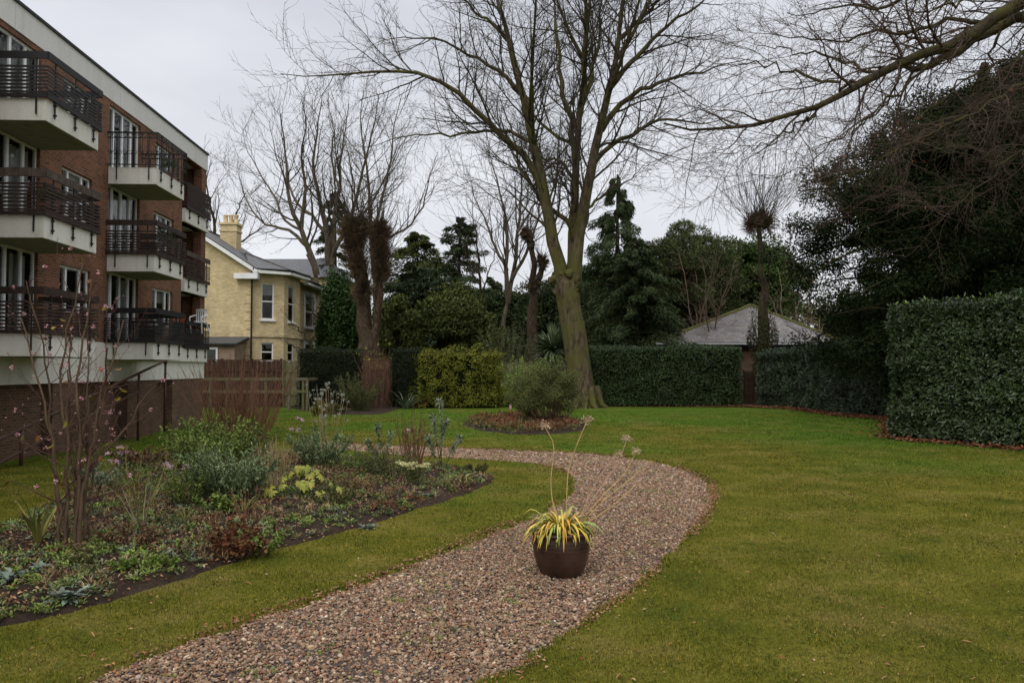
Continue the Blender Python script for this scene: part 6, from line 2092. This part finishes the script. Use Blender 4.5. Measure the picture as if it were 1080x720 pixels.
tall_euph('tall grey green leafy stems standing near the right end of the bed', 466, 500, [(464, 424, 0), (457, 440, .1), (470, 445, -.1), (484, 462, .15), (452, 462, -.1)])
tall_euph('grey green stems with drooping leaves behind the cream flowers', 405, 498, [(398, 450, 0), (412, 458, .1), (388, 466, .1)], M_BLUE)


def dry_stalks(label, px, py, n, H, spread, mat, head=None, heads=0, name='dry_stalks', base_r=.12, tw=1.2, lf=None):
    b = foot(px, py) if py > 470 else G(px, py)
    th = thing(name, label, 'perennial', b, group='tall perennials in the bed')
    p, r = stems_from(b, n, H, spread, 7, wander=.05, r0=.006, r1=.003, base_r=base_r)
    s = side_branches(p, r, dens=tw * 2, t=(.4, 1), ang=(20, 45), absl=(.1, .3), K=4, wander=.1, up=.1, minr=.0025)
    m = MB(); m.tubes(p, r, 4); m.tubes(*s, 3); it = [('stems', m, mat, False)]
    if head is not None:
        q = MB(); tp = np.concatenate([p[:, -1], s[0][:, -1]]); tp = tp[R.choice(len(tp), min(heads, len(tp)), replace=False)]
        for c in tp:
            q = MB(); k = 16; d = rvec(k); q.leaves(c, d, rvec(k), .045, .02)
            it.append(('seed_head', q, head, False))
    if lf is not None:
        k = R.integers(0, len(s[0]), 420); q = MB(); q.leaves(s[0][k, R.integers(0, 4, 420)], rvec(420), rvec(420), .045, .02); it.append(('leaves', q, lf, False))
    finish(th, it)


M_SEED = flat_mat('silvery_seedhead', (.34, .35, .30), .9, .2, 8)
dry_stalks('pale stalks with silvery seedheads left of the far hedge gap', 343, 478, 16, 1.45, .30, M_STEM_PALE, M_SEED, 34, base_r=.22)
dry_stalks('silvery seedheads at the foot of the far yew hedge', 345, 437, 14, .95, .35, M_STEM_PALE, M_SEED, 30, base_r=.4)
dry_stalks('reddish brown stalks behind the cream flower heads', 436, 498, 34, .78, .34, M_STEM_RED, None, 0, base_r=.12, lf=M_DRYBR)
dry_stalks('thin dark leaning stalks above the middle of the bed', 432, 486, 9, 1.15, .22, M_STEM_B, None, 0, base_r=.16, tw=.6)
dry_stalks('bleached dead stalks below the tall thin blades', 150, 566, 7, .50, .9, flat_mat('bleached_stem', (.27, .21, .15), .9), None, 0, base_r=.06, tw=.5)
dry_stalks('fine wiry stalks left of the yellow palmate shrub', 292, 522, 26, .72, .3, M_STEM_PALE, None, 0, base_r=.18, tw=.8)
dry_stalks('bare thin stalks in front of the end of the flats', 212, 470, 8, 1.5, .25, M_STEM_B, None, 0, base_r=.3, tw=.6)
dry_stalks('wiry brown stalks between the spiky shrub and the heuchera', 262, 560, 14, .40, .5, M_STEM_RED, None, 0, base_r=.08, tw=.8)

# ---- lamb's ear rosettes, silvery
M_SILV = leaf_mat('silver_leaf', [(.11, .145, .115), (.16, .20, .16), (.22, .26, .215)], .85, 5, .15)


def rosette(label, px, py, s=1.0, n=26, mat=M_SILV):
    n = int(n * 1.7)
    b = foot(px, py)
    th = thing('rosette_plant', label, 'low plant', b, group='silvery rosettes in the bed')
    a = R.uniform(0, 2 * PI, n); el = R.uniform(.15, 1.3, n)
    d = unit(np.stack([np.cos(a), np.sin(a), el], 1)); m = MB()
    nr = unit(np.stack([-np.cos(a) * el, -np.sin(a) * el, np.ones(n)], 1))
    m.leaves(b + d * .02 + R.normal(0, .03 * s, (n, 3)) * [1, 1, .1], d, nr, .10 * s * R.uniform(.6, 1.2, n), .034 * s, six=True, droop=.35, fold=.16)
    finish(th, [('leaves', m, mat, False)])


rosette('large silvery rosette at the front left edge of the bed', 72, 640, 1.15, 34)
rosette('silver rosette left of the large one at the bed edge', 40, 615, 1.0, 26)
rosette('silvery rosette at the far left of the bed', 8, 625, 1.2, 24)
rosette('grey rosette under the dead bleached stalks', 132, 592, .7, 20)
rosette('small silvery rosette right of the dead stalks', 152, 582, .55, 16)
rosette('silver leaved plant on the front edge below the palmate shrub', 388, 558, .8, 26)
rosette('small silver plant among litter left of it', 352, 548, .65, 18)
rosette('pale rosette near the edge right of the palmate shrub', 452, 528, .6, 18, M_GREY)
rosette('bluish low plant at the front of the bed tip', 463, 517, .6, 18, M_BLUE)

# ---- ground cover and litter, nobody could count them
def in_bed(n, margin=.05):
    x0, y0 = BED.min(0); x1, y1 = BED.max(0)
    yy = 3.5 + (y1 - 3.5) * R.uniform(size=n) ** 1.5; x = R.uniform(x0, x1, n)
    k = inside(BED, x, yy) & (edge_dist(BED, x, yy) > margin) & (np.abs(x) < .75 * yy + .3)
    return x[k], yy[k]


def mini(seed, thr, cnt, mat, L, W, el, per, size, nm='ground_cover'):
    """hundreds of small seedlings and mats, nobody could count them"""
    x, y = in_bed(cnt); k = vnoise(x, y, .42, seed) * .7 + vnoise(x, y, .15, seed + 9) * .3 > thr; x, y = x[k], y[k]; n = len(x)
    sz = size * R.uniform(.45, 1.25, n)
    i = np.repeat(np.arange(n), per); M = len(i); a = R.uniform(0, 2 * PI, M); e = R.uniform(el[0], el[1], M)
    d = unit(np.stack([np.cos(a), np.sin(a), e], 1)); u = R.uniform(.0, 1, M)
    p = np.stack([x[i], y[i], bed_z(x[i], y[i])], 1) + d * (sz[i] * u)[:, None] * np.array([1, 1, .8])
    m = MB(); m.leaves(p, unit(d + rvec(M) * .45), unit(np.stack([-np.cos(a) * e, -np.sin(a) * e, np.ones(M)], 1) + rvec(M) * .3), L * R.uniform(.6, 1.3, M), W * R.uniform(.7, 1.3, M), droop=.2)
    tag(m.build(nm, mat), kind='stuff')


M_MIXG = leaf_mat('mixed_seedlings', [(.08, .12, .03), (.14, .18, .05), (.20, .22, .08), (.24, .26, .16)], .6, 2.5)
M_BUFF = leaf_mat('buff_remains', [(.30, .20, .11), (.42, .30, .17), (.20, .13, .07)], .8, 2.5)
mini(51, .44, 6000, M_MIXG, .035, .017, (.3, 2.0), 18, .07)
mini(52, .52, 4600, M_GRN, .045, .018, (.2, 1.6), 16, .08)
mini(53, .60, 3400, M_GREY, .045, .018, (.1, 1.2), 16, .06)
mini(54, .52, 4200, M_DRYBR, .045, .018, (.2, 2.5), 14, .10)
mini(55, .60, 3000, M_BUFF, .09, .007, (.4, 4.0), 10, .05)
mini(56, .62, 3000, M_RED, .035, .020, (.2, 1.5), 16, .07)
M_LITTER = leaf_mat('fallen_leaf', [(.22, .10, .04), (.34, .18, .08), (.44, .28, .16), (.14, .07, .04), (.27, .08, .04), (.40, .32, .21)], .8, 3)


def litter(x, y, z, L=.05, W=.03):
    n = len(x); m = MB()
    m.leaves(np.stack([x, y, z], 1), unit(rvec(n) * [1, 1, .25]), unit(rvec(n) * .45 + [0, 0, 1]), L * R.uniform(.5, 1.3, n), W * R.uniform(.6, 1.3, n), fold=.25, droop=.15, six=True)
    return m


x, y = in_bed(36000, .0); k = R.uniform(size=len(x)) < .30 + .6 * (vnoise(x, y, .6, 61) > .55); x, y = x[k], y[k]
tag(litter(x, y, bed_z(x, y) + R.uniform(.004, .03, len(x)), .038, .022).build('leaf_litter', M_LITTER), kind='stuff')
# russet leaves gathered along the path edge, the hedge foot, and a few on the grass
NE = 12000; i = R.integers(0, len(PATH), NE); t_ = R.uniform(size=NE)[:, None]; q = PATH[i] * t_ + PATH[(i + 1) % len(PATH)] * (1 - t_) + R.normal(0, .05, (NE, 2))
k = (q[:, 1] > 3.8) & (q[:, 1] < 21) & (vnoise(q[:, 0], q[:, 1], .9, 66) > .42) & (R.uniform(size=NE) < np.clip(q[:, 1] / 9, .5, 1)); q = q[k]
z, _ = lawn_z(q[:, 0], q[:, 1])
tag(litter(q[:, 0], q[:, 1], np.maximum(z, -.03) + .010, .034, .018).build('fallen_leaves', M_LITTER), kind='stuff')
n = 4200; y = 4 + 30 * R.uniform(size=n) ** 1.4; x = R.uniform(-.7, .7, n) * y
k = ~inside(BED, x, y) & (x > -8.8 - .048 * y + .3); x, y = x[k], y[k]; z, _ = lawn_z(x, y)
k = R.uniform(size=len(x)) < .55
tag(litter(x[k], y[k], z[k] + .012, .031 * np.exp(R.normal(0, .45, int(k.sum()))), .013).build('fallen_leaves', M_LITTER), kind='stuff')
# hedge foot on the right
n = 6500; i = R.integers(0, 8, n); rb = RIGHTBED[:9]; t_ = R.uniform(size=n)[:, None]
q = rb[i] * t_ + rb[np.minimum(i + 1, 8)] * (1 - t_) + np.abs(R.normal(0, .5, (n, 2))) * [1, 1] * .8 + R.normal(0, .15, (n, 2)) - [.25, .3]
tag(litter(q[:, 0], q[:, 1], np.full(n, .05), .11, .065).build('fallen_leaves', leaf_mat('rust_litter', [(.13, .05, .025), (.20, .08, .035), (.09, .04, .02), (.24, .12, .06)], .8, 1)), kind='stuff')
# clover, daisies' rosettes and bits of straw in the turf
x, y = R.uniform(-8, 12, 5000), 4 + 16 * R.uniform(size=5000) ** 1.3
k = (np.abs(x) < .72 * y) & ~inside(BED, x, y) & ~inside(PATH, x, y) & (vnoise(x, y, .9, 81) > .55); x, y = x[k], y[k]; n = len(x)
rep = 7; x = np.repeat(x, rep) + R.normal(0, .018, n * rep); y = np.repeat(y, rep) + R.normal(0, .018, n * rep); z, sd_ = lawn_z(x, y); n = len(x)
m = MB(); m.leaves(np.stack([x, y, z + .010], 1), unit(rvec(n) * [1, 1, .3]), unit(rvec(n) * .3 + [0, 0, 1]), .016, .010)
tag(m.build('weeds', leaf_mat('turf_weeds', [(.045, .085, .014), (.075, .12, .02), (.10, .14, .035)], .7, 2, .05)), kind='stuff')
x, y = R.uniform(-8, 12, 6000), 4 + 18 * R.uniform(size=6000) ** 1.5
k = (np.abs(x) < .72 * y) & ~inside(BED, x, y) & ~inside(PATH, x, y); x, y = x[k], y[k]; n = len(x); z, sd_ = lawn_z(x, y)
m = MB(); m.leaves(np.stack([x, y, z + .016], 1), unit(rvec(n) * [1, 1, .1]), rvec(n), .03 * R.uniform(.4, 1.3, n), .0028)
tag(m.build('fallen_twigs', leaf_mat('straw_bits', [(.10, .06, .03), (.28, .20, .10), (.45, .38, .26)], .8, 2, .05)), kind='stuff')
# little weeds in the gravel
x = R.uniform(-6, 3, 14000); y = R.uniform(4, 17, 14000); k = inside(PATH, x, y) & (vnoise(x, y, .30, 71) > .70); x, y = x[k], y[k]; n = len(x)
rep = 5; x = np.repeat(x, rep) + R.normal(0, .012, n * rep); y = np.repeat(y, rep) + R.normal(0, .012, n * rep); n = len(x)
m = MB(); m.leaves(np.stack([x, y, np.full(n, -.022)], 1), unit(rvec(n) + [0, 0, 1]), rvec(n), .022, .009)
tag(m.build('weeds', M_GRN), kind='stuff')
# pink ornament by the hedge bed
b = G(538.5, 431.5)
po = thing('garden_ornament', 'tiny pink ornament on the lawn edge left of the island bed bush', 'ornament', b)
m = MB(); m.lathe([(0, 0), (.05, 0), (.06, .05), (.042, .11), (.052, .15), (.04, .20), (0, .22)], S=14); m.build('body', flat_mat('pink_glaze', (.60, .25, .42), .4), po, True)

# ================================================================== the glazed pot and its agapanthus
pc = G(592, 601.5)
pz = float(-.030)
pot = thing('plant_pot', 'dark brown glazed ceramic pot standing on the gravel path', 'pot', (pc[0], pc[1], pz))
t = NT('brown_glaze')
sp = t.n('ShaderNodeSeparateXYZ'); t.l(t.coord(), sp.inputs[0])
nz = t.noise(5, 5, .6)
wv = t.n('ShaderNodeTexNoise', noise_dimensions='1D'); wv.inputs['Scale'].default_value = 55; wv.inputs['Detail'].default_value = 2; t.l(sp.outputs[2], wv.inputs['W'])
c = t.ramp(nz, [(.3, (.022, .011, .008)), (.7, (.062, .032, .022))])
c = t.mix(.5, c, t.ramp(wv.outputs['Fac'], [(.35, (.6,) * 3), (.65, (1.5,) * 3)]), 'MULTIPLY')
t.bump(wv.outputs['Fac'], .35, .004)
M_GLAZE = t.out(c, t.ramp(nz, [(.3, (.22,) * 3), (.7, (.42,) * 3)]), .5)
m = MB()
m.lathe([(0, 0), (.172, 0), (.182, .006), (.204, .05), (.228, .11), (.245, .17), (.254, .23), (.257, .28), (.255, .325), (.250, .350), (.252, .358), (.264, .362), (.270, .375), (.268, .388), (.258, .394), (.240, .392), (.232, .378), (.230, .345), (.222, .325)], S=64)
m.build('body', M_GLAZE, pot, True)
m = MB(); prof = [(0, .345), (.08, .348), (.15, .342), (.228, .340)]; m.lathe(prof, S=32); m.build('soil', M_SOIL, pot, True)
base = np.array([pc[0], pc[1], pz + .345])
ag = thing('agapanthus', 'yellowing strap leaved agapanthus with dry seedheads growing in the brown pot', 'plant', base)
M_AG = leaf_mat('agapanthus_leaf', [(.62, .42, .05), (.52, .46, .07), (.24, .32, .06), (.56, .50, .10), (.60, .32, .05)], .42, 8, .4, .2, .12)
M_AGS = [flat_mat('agapanthus_leaf', c_, .42, .2, 14, .4) for c_ in ((.60, .40, .045), (.50, .43, .06), (.30, .34, .06), (.20, .28, .05), (.62, .48, .09), (.55, .28, .04))]
n = 160; K = 10
a = R.uniform(0, 2 * PI, n)
el = R.uniform(.7, 3.2, n); d = unit(np.stack([np.cos(a), np.sin(a), el], 1))
p = np.zeros((n, K, 3)); q0 = R.uniform(0, .13, n)
p[:, 0] = base + np.stack([np.cos(a) * q0, np.sin(a) * q0, np.full(n, -.005)], 1)
L = R.uniform(.22, .46, n)
for k in range(1, K):
    p[:, k] = p[:, k - 1] + d * (L / (K - 1))[:, None]
    d = unit(d + np.array([0, 0, -.50]) * R.uniform(.5, 1.5, (n, 1)) * (k / K + .25) + rvec(n) * .05)
# no blade passes through the pot wall
rad = np.hypot(p[:, :, 0] - pc[0], p[:, :, 1] - pc[1]); low = (p[:, :, 2] < pz + .405) & (rad > .205)
push = np.where(low & (rad < .285), .285 / np.maximum(rad, 1e-3), 1)
hit = (p[:, :, 2] < pz + .372) & (rad < .255) & (rad > .17)
p[:, :, 0] = pc[0] + (p[:, :, 0] - pc[0]) * push; p[:, :, 1] = pc[1] + (p[:, :, 1] - pc[1]) * push
for i in range(n):
    m = MB(); m.straps(p[i:i + 1], (.024 * R.uniform(.7, 1.2) * np.interp(np.linspace(0, 1, K), [0, .2, .7, 1], [.8, 1, .85, .06]))[None])
    m.v = [v - base for v in m.v]
    m.build('leaf', M_AGS[R.integers(0, 6)], ag, True)
M_SCAPE = flat_mat('dry_scape', (.48, .33, .14), .7, .25, 6)
M_SCAPE2 = flat_mat('pinkish_scape', (.46, .29, .19), .7, .2, 6)
M_HEADS = leaf_mat('seed_capsule', [(.42, .30, .20), (.55, .42, .30), (.30, .19, .12)], .8, 8)
for (pix, mat, head) in (([(588, 545), (583, 530), (581, 505), (584, 470), (574, 449)], M_SCAPE, 1.0), ([(597, 545), (598, 515), (600, 494), (608, 470), (619, 444)], M_SCAPE, 1.05), ([(612, 545), (628, 510), (643, 488), (652, 478)], M_SCAPE2, .7),
                         ([(612, 546), (640, 505), (652, 488), (661, 463)], M_SCAPE2, .95), ([(616, 546), (640, 518), (658, 500), (671, 476)], M_SCAPE, .85), ([(617, 548), (640, 525), (656, 512), (675, 496)], M_SCAPE, 0), ([(618, 552), (645, 534), (671, 511)], M_SCAPE, 0)):
    dy = R.uniform(-.12, .12)
    w = np.array([P(x, y, pc[1] + dy * k / len(pix)) for k, (x, y) in enumerate(pix)])
    w = np.concatenate([[base + [(w[0] - base)[0] * .5, 0, -.01]], w])
    q = spline(w, 14); m = MB(); m.tubes(q[None], np.linspace(.0058, .0036, 14)[None], 6); m.v = [v - base for v in m.v]
    so = m.build('stem', mat, ag, True)
    if head:
        h = MB(); k = 30; d = rvec(k); d[:, 2] = d[:, 2] * .7 + .25; d = unit(d); e = q[-1] + d * (.046 * head) * R.uniform(.6, 1.1, (k, 1))
        h.tubes(np.stack([np.repeat(q[-1:], k, 0), e], 1), np.full((k, 2), .0011), 3)
        for j in range(3): h.leaves(e, unit(d + rvec(k) * .7), rvec(k), .018 * head, .010 * head)
        h.v = [v - base for v in h.v]
        h.build('seed_head', M_HEADS, so)
